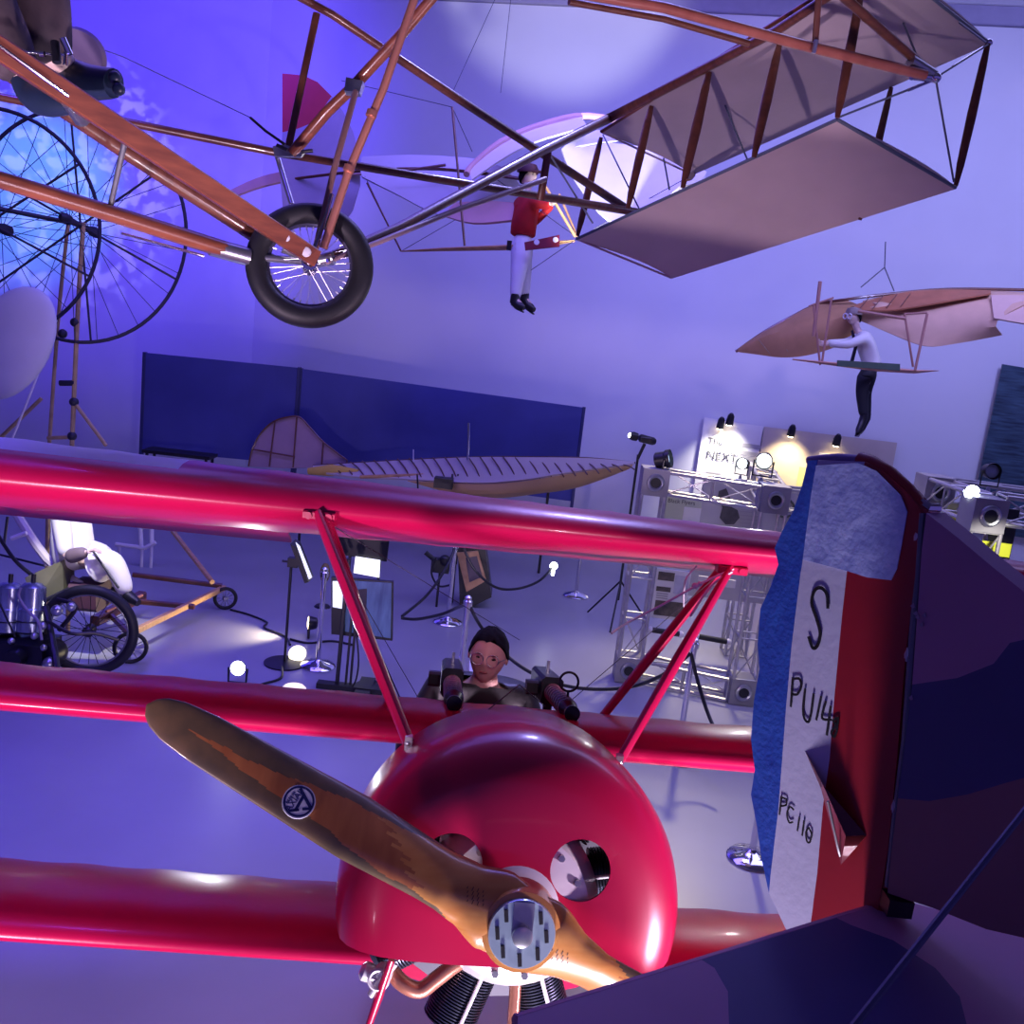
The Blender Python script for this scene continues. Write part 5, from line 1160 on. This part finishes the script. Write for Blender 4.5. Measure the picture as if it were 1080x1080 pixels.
b.build('boot_cap', BB, pt)
# round pulley disc and metal fittings behind the boots
b = MB(); b.lathe([(.11, -.012), (.125, 0), (.11, .012)], P(76, 62, 3.6), -CF + CR * .2, 36, capped=True); b.build('grey_pulley', mat('mauve_grey_disc', (.22, .17, .26), .5, noise=.1), ov)
boom([(0, 47, 2.95), (30, 55, 3.0), (72, 58, 3.05)], 3, CHROME, 'control_rod')
boom([(66, 40, 3.0), (74, 58, 3.02)], 7, CHROME, 'clamp'); boom([(58, 44, 3.0), (60, 66, 3.0)], 9, MATS['gun_metal'], 'clamp'); boom([(70, 56, 2.98), (69, 68, 3.0)], 5, CHROME, 'clamp')
boom([(42, 57, 2.97), (47, 57, 2.97)], 6, CHROME, 'turnbuckle')
boom([(72, 105, 2.95), (86, 125, 3.1)], 18, STEEL, 'joint_sleeve')
for pts in ([(-5, 60, 3.2), (36, 92, 3.2)], [(30, 64, 3.1), (36, 98, 3.1)]): boom(pts, 3, BLACK, 'wire')
# ================================================================== floor exhibits
def stanchion(x, y, h, lab, full=True):
    t = thing('stanchion', lab, 'stanchion', (x, y, 0), 'chrome rope posts on the hall floor')
    b = MB(); b.lathe([(.17, 0), (.175, .015), (.16, .03), (.10, .05), (.04, .065), (.025, .08)], (x, y, 0), (0, 0, 1), 32); b.build('base', CHROME, t)
    b = MB(); b.tube((x, y, .06), (x, y, h - .08), .025, n=16); b.build('post', CHROME, t)
    b = MB(); b.lathe([(.025, h - .1), (.04, h - .095), (.04, h - .05), (.03, h - .04), (.03, h - .015), (.012, h)], (x, y, 0), (0, 0, 1), 20); b.build('cap', CHROME, t)
    return t
def topz(px, py, y): return PY(px, py, y).z
g = G(335, 703); stanchion(g.x, g.y, topz(349, 599, g.y), 'chrome rope post between the tilted tablet stand and the flat screen')
g1 = G(472, 657); h1 = topz(482, 570, g1.y); stanchion(g1.x, g1.y, max(h1, 1.0), 'chrome rope post beside the tilted wooden picture frame')
g2 = G(480, 762); h2 = topz(494, 628, g2.y); stanchion(g2.x, g2.y, h2, 'chrome rope post directly behind the head of the person')
g3 = G(714, 800); h3 = topz(733, 672, g3.y); stanchion(g3.x, g3.y, h3, 'chrome rope post before the left display truss, between the red struts')
g4 = G(607, 629); h4 = topz(613, 560, g4.y); stanchion(g4.x, g4.y, max(1., h4), 'small distant chrome rope post standing alone right of the picture frame')
g5 = G(792, 906); stanchion(g5.x, g5.y, 1.0, 'near chrome rope post, only its base showing left of the striped rudder')
def rope(pts, lab, r=.016):
    b = MB(); b.path(catmull([P(*q) for q in pts], 8), r, 8); o = b.build('barrier_rope', BLACK); o['label'] = lab; o['category'] = 'rope'; o['group'] = 'black barrier ropes'
dA, dB, dC = 11.0, 9.0, 8.4
d2 = (V((g2.x, g2.y, h2 - .06)) - CAM).dot(CF); d1 = (V((g1.x, g1.y, 1.0)) - CAM).dot(CF); d3 = (V((g3.x, g3.y, h3 - .06)) - CAM).dot(CF)
rope([(488, 575, d1), (500, 600, 11), (522, 619, 11.1), (545, 621, 11.3), (568, 613, 11.5), (583, 598, 11.8)], 'black rope sagging from the post by the picture frame to the small lit post head')
rope([(424, 652, 9.8), (440, 653, 9.6), (465, 648, 9.2), (482, 641, 8.9), (493, 637, d2)], 'black rope running left from the post behind the person')
rope([(480, 577, d1), (470, 600, 10.8), (450, 628, 10.4), (424, 650, 9.9)], 'black rope hanging left of the picture frame in front of the warm floor patch')
rope([(494, 636, d2), (508, 662, 8.6), (535, 692, 8.4), (565, 712, 8.3), (600, 724, 8.3), (640, 727, 8.3), (675, 722, 8.3), (705, 708, d3), (728, 689, d3)], 'long black rope passing behind the person towards the striped rudder')
rope([(729, 690, d3), (735, 715, 8.0), (744, 745, 7.9), (752, 765, 7.8), (760, 779, 7.7)], 'black rope dropping to the red middle wing right of the two struts')
rope([(460, 588, 11.2), (455, 604, 11.2), (463, 618, 11.2), (478, 616, 11.2)], 'black cable loop hanging left of the tilted picture frame', .012)
q = P(584, 597, 11.8)
o = mesh1(lambda b: (b.ball(q, .05), b.tube(q, q - V((0, 0, .12)), .02)), 'post_light', GLOW); o['label'] = 'small bright white light at the end of the sagging rope'; o['category'] = 'light'
# floor lamps
def floorlamp(px, py, aim, lens, lab, size, en, col, dz=.16):
    g = G(px, py); p = g + V((0, 0, dz)); aim = V(aim).normalized(); t = thing('floor_lamp', lab, 'lamp', g, 'small floor spotlights')
    b = MB(); b.lathe([(size * .5, -size * 1.2), (size * .8, -size), (size, -size * .2), (size, size * .1)], p, aim, 20); b.build('housing', BLACK, t)
    b = MB(); b.lathe([(size * .95, 0), (size * .6, size * .12), (.002, size * .16)], p + aim * size * .11, aim, 24, capped=False); b.build('lens', lens, t)
    sd = aim.cross(V((0, 0, 1))).normalized(); b = MB(); b.path([p + sd * size * 1.2, p + sd * size * 1.15 - V((0, 0, dz - .02)), p - sd * size * 1.15 - V((0, 0, dz - .02)), p - sd * size * 1.2], .012, 6, up=aim); b.build('bracket', BLACK, t)
    if en: lamp('SPOT', 'floor_lamp_beam', p + aim * size * 1.5, p + aim * 3, col, en, .05, spot=85, blend=.8)
WGLOW = mat('warm_lit_lens', (1, .86, .5), emit=7)
floorlamp(250, 722, (.05, -1, .25), GLOW, 'brightly lit white floor spotlight near the red middle wing, left', .07, 30, (.9, .9, 1))
floorlamp(325, 672, (-1, -.25, .0), WGLOW, 'warm yellow floor spotlight behind the thin black tablet stand', .075, 90, (1, .82, .5))
b = MB(); gg = G(307, 697); b.lathe([(.09, 0), (.08, .02), (.002, .03)], gg + V((.05, .03, .07)), (0, -.6, .5), 24); b.tube(gg + V((.05, .03, 0)), gg + V((.05, .03, .07)), .02)
o = b.build('floor_reflector', mat('warm_reflector', (1, .9, .62), emit=1.6)); o['label'] = 'round cream glowing reflector on the tablet stand base'; o['category'] = 'lamp'
b = MB(); gg = G(310, 727); b.lathe([(.10, 0), (.11, .01), (.09, .03), (.002, .04)], gg, (0, 0, 1), 30); o = b.build('uplight', mat('cream_uplight', (1, .82, .62), emit=1.1)); o['label'] = 'flat round cream uplight on the floor before the screen trolley'; o['category'] = 'lamp'
def cable(pts, lab, r=.012):
    b = MB(); b.path(catmull([G(x, y, .012) for x, y in pts], 6), r, 6); o = b.build('floor_cable', BLACK); o['label'] = lab; o['category'] = 'cable'; o['group'] = 'cables on the floor'
cable([(243, 643), (262, 648), (281, 656), (279, 662), (300, 671), (306, 680)], 'thin black cable from the small cart wheel towards the tablet stand')
cable([(262, 729), (275, 722), (296, 715), (297, 703)], 'black cable from the white floor spotlight to the tablet stand')
cable([(256, 727), (280, 727), (300, 730), (330, 735)], 'black cable lying along the edge of the red middle wing')
cable([(306, 674), (325, 678), (350, 676), (372, 680)], 'black cable running right of the warm floor spotlight')
# tablet stand
g = G(300, 700); tz = topz(312, 590, g.y)
t = thing('tablet_stand', 'thin black stand with round base holding a tilted silver tablet', 'display stand', g)
b = MB(); b.lathe([(.20, 0), (.20, .015), (.03, .03)], g, (0, 0, 1), 32); b.build('base', BLACK, t)
b = MB(); b.tube(g, V((g.x + .0, g.y, tz)), .014); b.build('pole', BLACK, t)
b = MB(); c = V((g.x + .0, g.y, tz)); b.box(c + V((.02, 0, -.03)), (.10, .08, .09)); b.tube(c + V((-.09, 0, -.03)), c + V((.1, 0, -.03)), .012); b.build('clamp', BLACK, t)
b = MB(); dY = g.y; b.plate([PY(309, 571, dY), PY(314, 574, dY), PY(328, 611, dY), PY(324, 612, dY)], .22, (0, 1, 0)); tb = b.build('tablet', BLACK, t)
b = MB(); b.plate([PY(312, 572, dY - .13), PY(316, 576, dY - .13), PY(329, 609, dY - .13), PY(326, 611, dY - .13)], .02, (0, 1, 0)); b.build('tablet_screen', mat('pale_screen', (.75, .78, .85), emit=.9), tb)
# monitor trolley
g = G(375, 728); Y = g.y
t = thing('screen_trolley', 'black trolley with an upright flat screen on twin poles', 'display stand', g)
for x0, y0, x1, y1, w_ in ((355, 727, 368, 590, .035), (364, 728, 372, 640, .022), (369, 728, 376, 640, .022)):
    a = PY(x0, y0, Y); c = PY(x1, y1, Y); b = MB(); b.bar(V((a.x, Y, .03)), V((a.x + (c.x - a.x) * .6, Y + .02, c.z)), w_, w_, up=(0, 1, 0)); b.build('pole', BLACK, t)
b = MB(); b.box((g.x - .05, Y - .02, .03), (.62, .10, .05)); b.box((g.x + .08, Y, .025), (.14, .5, .04)); b.build('base', BLACK, t)
b = MB(); b.lathe([(.15, 0), (.15, .02), (.03, .03)], (g.x + .12, Y + .1, 0), (0, 0, 1), 24); b.build('round_foot', BLACK, t)
b = MB(); b.plate([PY(*q, Y + .1) for q in ((350, 608), (415, 613), (414, 675), (350, 668))], .05, (0, 1, 0)); sc = b.build('screen_housing', BLACK, t)
b = MB(); b.plate([PY(*q, Y + .07) for q in ((365, 612), (413, 615), (412, 673), (364, 666))], .01, (0, 1, 0)); b.build('screen_picture', mat('blue_picture', (.05, .07, .19), .25, col2=(.09, .14, .32), scale=2.5, stretch=(6, 1, 1), emit=.35), sc)
b = MB(); b.plate([PY(*q, Y + .065) for q in ((351, 613), (362, 613), (361, 642), (351, 640))], .01, (0, 1, 0)); b.build('screen_highlight', mat('white_picture', (.75, .82, .95), emit=1.0), sc)
b = MB(); b.plate([PY(*q, Y + .06) for q in ((376, 622), (387, 621), (386, 650), (377, 650))], .01, (0, 1, 0)); b.build('picture_figure', mat('dark_picture', (.03, .02, .05), .4, noise=.2), sc)
b = MB(); b.path(catmull([PY(372, 640, Y - .05), PY(378, 690, Y - .05), PY(376, 715, Y - .05), PY(370, 727, Y - .05)], 5), .008, 6); b.build('cable', BLACK, t)
# black and white boards behind it
g = G(385, 660); Yb = 10.2
t = thing('display_easel', 'black panel with a bright white sheet on a black easel behind the flat screen', 'display stand', (PY(388, 600, Yb).x, Yb, 0))
b = MB(); b.plate([PY(*q, Yb) for q in ((352, 560), (411, 566), (408, 592), (355, 584))], .04, (0, 1, 0)); b.build('black_panel', BLACK, t)
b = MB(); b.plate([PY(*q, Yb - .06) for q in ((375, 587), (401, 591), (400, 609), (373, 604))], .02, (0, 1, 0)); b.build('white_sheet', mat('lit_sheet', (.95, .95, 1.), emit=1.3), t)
for x in (370, 402):
    a = PY(x, 575, Yb + .03); b = MB(); b.bar(V((a.x, Yb + .05, 0)), a, .03, .03, up=(0, 1, 0)); b.build('leg', BLACK, t)
# dark yellow spot target behind chrome post
g = G(340, 640); t = thing('potted_lamp', 'dim olive lamp on the floor behind the chrome post', 'lamp', g)
b = MB(); b.ball(g + V((0, 0, .42)), (.06, .06, .12)); b.build('head', mat('olive_glow', (.26, .18, .06), .6, noise=.3), t); b = MB(); b.tube(g, g + V((0, 0, .35)), .015); b.lathe([(.1, 0), (.08, .02)], g, (0, 0, 1), 16); b.build('stem', BLACK, t)
# tilted picture frame on a wedge stand
g = G(500, 637); Yf = g.y
t = thing('framed_picture', 'tilted light wood picture frame on a black wedge stand', 'picture', (g.x, Yf, 0))
b = MB(); b.plate([PY(*q, Yf) for q in ((484, 575), (512, 572), (519, 626), (494, 638), (486, 636))], .35, (0, 1, 0)); b.build('wedge_stand', BLACK, t)
Yq = Yf - .2
b = MB(); out = [PY(*q, Yq) for q in ((482, 583), (504, 581), (513, 612), (492, 624))]; inn = [PY(*q, Yq) for q in ((491, 588), (503, 586), (509, 608), (495, 614))]
for i in range(4):
    j = (i + 1) % 4; b.plate([out[i], out[j], inn[j], inn[i]], .04, (0, 1, 0))
b.build('frame', LWOOD, t); b = MB(); b.plate(inn, .02, (0, 1, 0)); b.build('picture', mat('dark_mauve_picture', (.10, .07, .10), .4, noise=.2), t)
b = MB(); a = PY(475, 640, Yf - .1); c = PY(481, 565, Yf - .1); b.bar(V((a.x, Yf - .1, .02)), c, .06, .05, up=(0, 1, 0)); b.build('black_post', BLACK, t)
p = G(471, 612); pz = PY(467, 590, Yf)
t = thing('tripod_head', 'dark camera like fitting on a thin stand left of the picture frame', 'tripod', (pz.x, Yf - .3, 0))
b = MB(); b.box(V((pz.x, Yf - .3, pz.z)), (.22, .16, .16)); b.ball(V((pz.x + .05, Yf - .35, pz.z + .08)), .07); b.tube(V((pz.x, Yf - .3, pz.z)), V((pz.x - .2, Yf - .3, pz.z + .14)), .03); b.build('head', BLACK, t)
b = MB(); b.tube((pz.x, Yf - .3, 0), (pz.x, Yf - .3, pz.z), .015); b.build('pole', BLACK, t)
# white low rack far left under the wing
g = G(140, 600)
t = thing('white_rack', 'low white tube rack on the floor under the red top wing at left', 'rack', g)
for a, c in (((122, 574), (153, 578)), ((148, 556), (149, 576)), ((160, 556), (160, 573)), ((153, 578), (164, 572)), ((146, 556), (162, 556))):
    b = MB(); b.tube(P(*a, 12), P(*c, 12), .028, n=8); b.build('rail', PWIRE, t)
for x in (126, 150, 160):
    a = P(x, 576, 12); b = MB(); b.tube(a, V((a.x, a.y, 0)), .02, n=8); b.build('leg', PWIRE, t)

# ================================================================== early aeroplane chassis with seated figure (left)
ch_ = thing('early_aeroplane', 'early aeroplane chassis with two cylinder engine, spoked wheel and wooden outrigger, far left', 'aeroplane', G(95, 712))
gw = G(93, 712); rW = .38; cw = gw + V((0, 0, rW + .045)); nW = (V((.15, -1, .0))).normalized()
b = MB(); b.torus(cw, nW, rW, .045, 48, 12); ty = b.build('tyre', RUBBER, ch_)
b = MB(); b.torus(cw, nW, rW - .045, .014, 40, 8); b.build('rim', STEEL, ty)
b = MB(); b.lathe([(.03, -.07), (.05, -.05), (.03, -.02), (.03, .02), (.05, .05), (.03, .07)], cw, nW, 14); b.build('hub', BLACK, ty)
e1 = nW.cross(V((0, 0, 1))).normalized(); e2 = nW.cross(e1)
for k in range(24):
    a = 2 * pi * k / 24; b = MB(); b.tube(cw + nW * (.05 if k % 2 else -.05), cw + (e1 * cos(a) + e2 * sin(a)) * (rW - .045), .003, n=5); b.build('spoke', BLACK, ty)
def cp(pts, wpx, m, name): return ptube(ch_, pts, wpx, m, name)
DCY = 8.3
for cx, lab in ((32, 0), (8, 0)):
    b = MB(); c0 = P(cx - 1, 668, DCY); c1 = P(cx + 3, 615, DCY); ax = (c1 - c0).normalized(); Lh = (c1 - c0).length
    b.lathe([(.09, 0), (.115, .02), (.115, Lh * .45), (.12, Lh * .46), (.12, Lh * .5), (.115, Lh * .51), (.11, Lh * .92), (.07, Lh), (.001, Lh * 1.02)], c0, ax, 24); b.build('engine_cylinder', mat('blue_steel', (.40, .48, .62), .25, metal=.8, noise=.3, scale=6), ch_)
    b = MB(); b.tube(c1, c1 + ax * .08, .02); b.torus(c0 + ax * Lh * .25, ax, .118, .006, 24, 6); b.build('cylinder_fitting', BLACK, ch_)
b = MB(); b.box(P(22, 685, DCY), (.55, .35, .22)); b.lathe([(.12, -.1), (.14, 0), (.12, .1)], P(52, 690, DCY), (0, 1, 0), 20); b.lathe([(.08, -.12), (.09, 0), (.08, .1)], P(20, 692, DCY - .15), (0, 1, 0), 20); b.build('crankcase', MATS['gun_metal'], ch_)
for x, y, r in ((12, 676, .03), (36, 671, .03), (60, 644, .05), (46, 683, .03), (52, 700, .06), (75, 640, .04), (45, 660, .035)): b = MB(); b.ball(P(x, y, DCY - .2), r); b.build('engine_fitting', STEEL, ch_)
cp([(22, 620, 8.0), (20, 630, 8.0), (30, 645, 8.0), (40, 655, 8.0), (44, 675, 8.0)], 3, mat('grey_hose', (.25, .22, .28), .5, noise=.2), 'hose')
cp([(28, 740, 8.3), (18, 700, 8.2), (28, 692, 8.2), (38, 700, 8.2), (34, 740, 8.3)], 2, PWIRE, 'hose'); cp([(16, 672, 8.0), (-5, 626, 8.0)], 2, BLACK, 'rod')
cp([(50, 655, 8.1), (75, 668, 8.1), (100, 668, 8.2), (125, 675, 8.3)], 4, BLACK, 'frame_tube'); cp([(60, 632, 8.2), (80, 640, 8.2), (62, 665, 8.2)], 5, BLACK, 'frame_tube'); cp([(48, 640, 8.3), (58, 690, 8.1), (62, 730, 8.0)], 7, BLACK, 'frame_tube')
b = MB(); b.plate([P(33, 606, 8.6), P(72, 588, 8.8), P(73, 620, 8.8), P(41, 636, 8.6)], .22, (0, 1, 0)); b.build('fuel_tank', mat('olive_brass_tank', (.20, .20, .11), .35, metal=.3, noise=.2), ch_)
b = MB(); b.path([P(38, 638, 8.45), P(73, 621, 8.65)], .02, 8); b.build('tank_strap', BLACK, ch_)
cp([(16, 540, 9.2), (50, 590, 9.0), (92, 622, 8.8)], 9, mat('cream_tube', (.72, .66, .62), .5, noise=.05), 'frame_tube')
cp([(12, 568, 9.0), (28, 562, 9.0)], 5, PWIRE, 'handle'); cp([(38, 568, 9.1), (48, 597, 9.1)], 2.5, PWIRE, 'rod'); cp([(-5, 560, 9), (15, 590, 8.8), (33, 606, 8.7)], 4, BLACK, 'rod'); cp([(0, 585, 9.3), (20, 590, 9.3), (48, 597, 9.3)], 2.5, IRON, 'rod'); cp([(8, 545, 9.4), (4, 575, 9.4)], 3, IRON, 'rod'); cp([(48, 540, 9.4), (60, 580, 9.4)], 3, IRON, 'rod')
cp([(98, 581, 8.7), (125, 620, 8.6)], 2.4, BLACK, 'control_lever')
# wooden outrigger frame with small wheels
def gz(x, y, z): return G(x, y, z)
def gt(a, c, r, m, name, z0=.22, z1=.22): b = MB(); b.bar(G(*a, z0), G(*c, z1), r, r); return b.build(name, m, ch_)
gt((138, 668), (236, 620), .06, LWOOD, 'outrigger_rail'); gt((140, 606), (234, 618), .05, DWOOD, 'outrigger_rail', .3, .25); gt((108, 640), (140, 672), .05, DWOOD, 'outrigger_rail')
gt((140, 634), (205, 640), .05, DWOOD, 'outrigger_rail'); gt((100, 655), (150, 628), .10, DWOOD, 'floor_board')
ptube(ch_, [(182, 560, 11.4), (224, 614, 10.4)], 5, LWOOD, 'outrigger_strut'); ptube(ch_, [(150, 628, 9.6), (112, 645, 9.0)], 3, COPPER, 'rod')
for x, y, r, d in ((237, 643, .115, 10.2), (137, 700, .14, 8.6)):
    g_ = G(x, y); c = g_ + V((0, 0, r + .02)); b = MB(); b.torus(c, (.35, -1, 0), r, .02, 28, 8); sw = b.build('small_wheel', RUBBER, ch_)
    b = MB(); b.lathe([(.02, -.03), (.035, 0), (.02, .03)], c, (.35, -1, 0), 12)
    for k in range(6):
        a = pi * k / 6; n_ = V((.35, -1, 0)).normalized(); u1 = n_.cross(V((0, 0, 1))); b.tube(c + (u1 * cos(a) + V((0, 0, 1)) * sin(a)) * r, c - (u1 * cos(a) + V((0, 0, 1)) * sin(a)) * r, .005, n=5)
    b.build('wheel_spokes', STEEL, sw)
cp([(4, 745, 8.5), (12, 792, 8.4), (20, 745, 8.4)], 2.5, PWIRE, 'wire_stand'); cp([(43, 745, 8.6), (46, 772, 8.6)], 2.5, PWIRE, 'wire_stand'); cp([(-5, 760, 8.5), (48, 768, 8.6)], 4, STEEL, 'stand_rail'); cp([(-5, 770, 8.6), (40, 776, 8.6)], 3, STEEL, 'stand_rail')
b = MB(); b.box(P(50, 775, 8.3), (.14, .12, .1)); b.build('stand_foot', BLACK, ch_); b = MB(); b.box(P(23, 806, 8.0), (.08, .08, .05)); b.build('stand_foot', BLACK, ch_)
# seated mannequin in white
COAT = mat('white_linen', (.82, .80, .76), .75, noise=.05, scale=5, bump=.15); d = 8.9
sm_ = thing('mannequin', 'seated mannequin in white jacket and white trousers beside the engine, far left', 'mannequin', P(95, 612, d))
J = dict(pelvis=(82, 603, 0), chest=(74, 556, .05), neck=(74, 535, .05), head=(75, 515, .05), kl=(120, 590, -.1), al=(134, 628, -.05), tl=(146, 636, -.1), kr=(112, 584, .2), ar=(118, 622, .2), tr=(130, 636, .15), sl=(64, 545, -.1), el=(70, 588, -.25), wl=(92, 582, -.3), sr=(86, 546, .15), er=(88, 575, .2), wr=(102, 580, .2))
q = {k: P(v[0], v[1], d + v[2]) for k, v in J.items()}
R = dict(pelvis=(.15, .12), belly=(.13, .1), chest=(.15, .12), neck=.05, skull=.06, sl=.06, el=.045, wl=.03, sr=.06, er=.045, wr=.03, kl=.07, al=.045, tl=.03, kr=.07, ar=.045, tr=.03)
q['belly'] = q['pelvis'].lerp(q['chest'], .5); q['skull'] = q['head'] - V((0, 0, .08))
ed = [('pelvis', 'belly'), ('belly', 'chest'), ('chest', 'neck'), ('neck', 'skull'), ('chest', 'sl'), ('sl', 'el'), ('el', 'wl'), ('chest', 'sr'), ('sr', 'er'), ('er', 'wr'), ('pelvis', 'kl'), ('kl', 'al'), ('al', 'tl'), ('pelvis', 'kr'), ('kr', 'ar'), ('ar', 'tr')]
b = MB(); b.add(*skin({k: (q[k], R[k]) for k in R}, ed)); head(b, q['head'], (.9, -.4, 0), (0, 0, 1), .23)
for a, c in (('wl', 'el'), ('wr', 'er')): hand(b, q[a], q[a] - q[c], (0, 0, -1), .17, 1.)
b.build('body', [MSKIN, EYEM, LIPM], sm_)
def wearS(keys, edges, k_, nm, m):
    b = MB(); b.add(*skin({k: (q[k], tuple(a * k_ for a in R[k]) if isinstance(R[k], tuple) else R[k] * k_) for k in keys}, edges)); b.build(nm, m, sm_, sharp=80)
wearS(['pelvis', 'belly', 'chest', 'sl', 'el', 'sr', 'er'], [ed[0], ed[1], ed[4], ed[5], ed[7], ed[8]], 1.62, 'jacket', COAT)
wearS(['pelvis', 'kl', 'al', 'kr', 'ar'], [ed[10], ed[11], ed[13], ed[14]], 1.75, 'trousers', COAT)
wearS(['wl', 'el'], [ed[6]], 1.9, 'glove', mat('grey_glove', (.22, .16, .17), .7, noise=.2))
for s in 'lr': b = MB(); b.path([q['a' + s], q['a' + s].lerp(q['t' + s], .5), q['t' + s]], [.06, .05, .035], 10); b.build('shoe', BOOT, sm_)
b = MB(); b.bar(P(80, 625, d), P(110, 628, d), .35, .25); b.build('seat_box', mat('maroon_seat', (.10, .04, .06), .6, noise=.2), ch_)
lamp('SPOT', 'seated_mannequin_spot', (-3.0, 6.2, 5.5), P(95, 590, 8.9), (1, .95, .95), 1500, .1, spot=14, blend=.5)
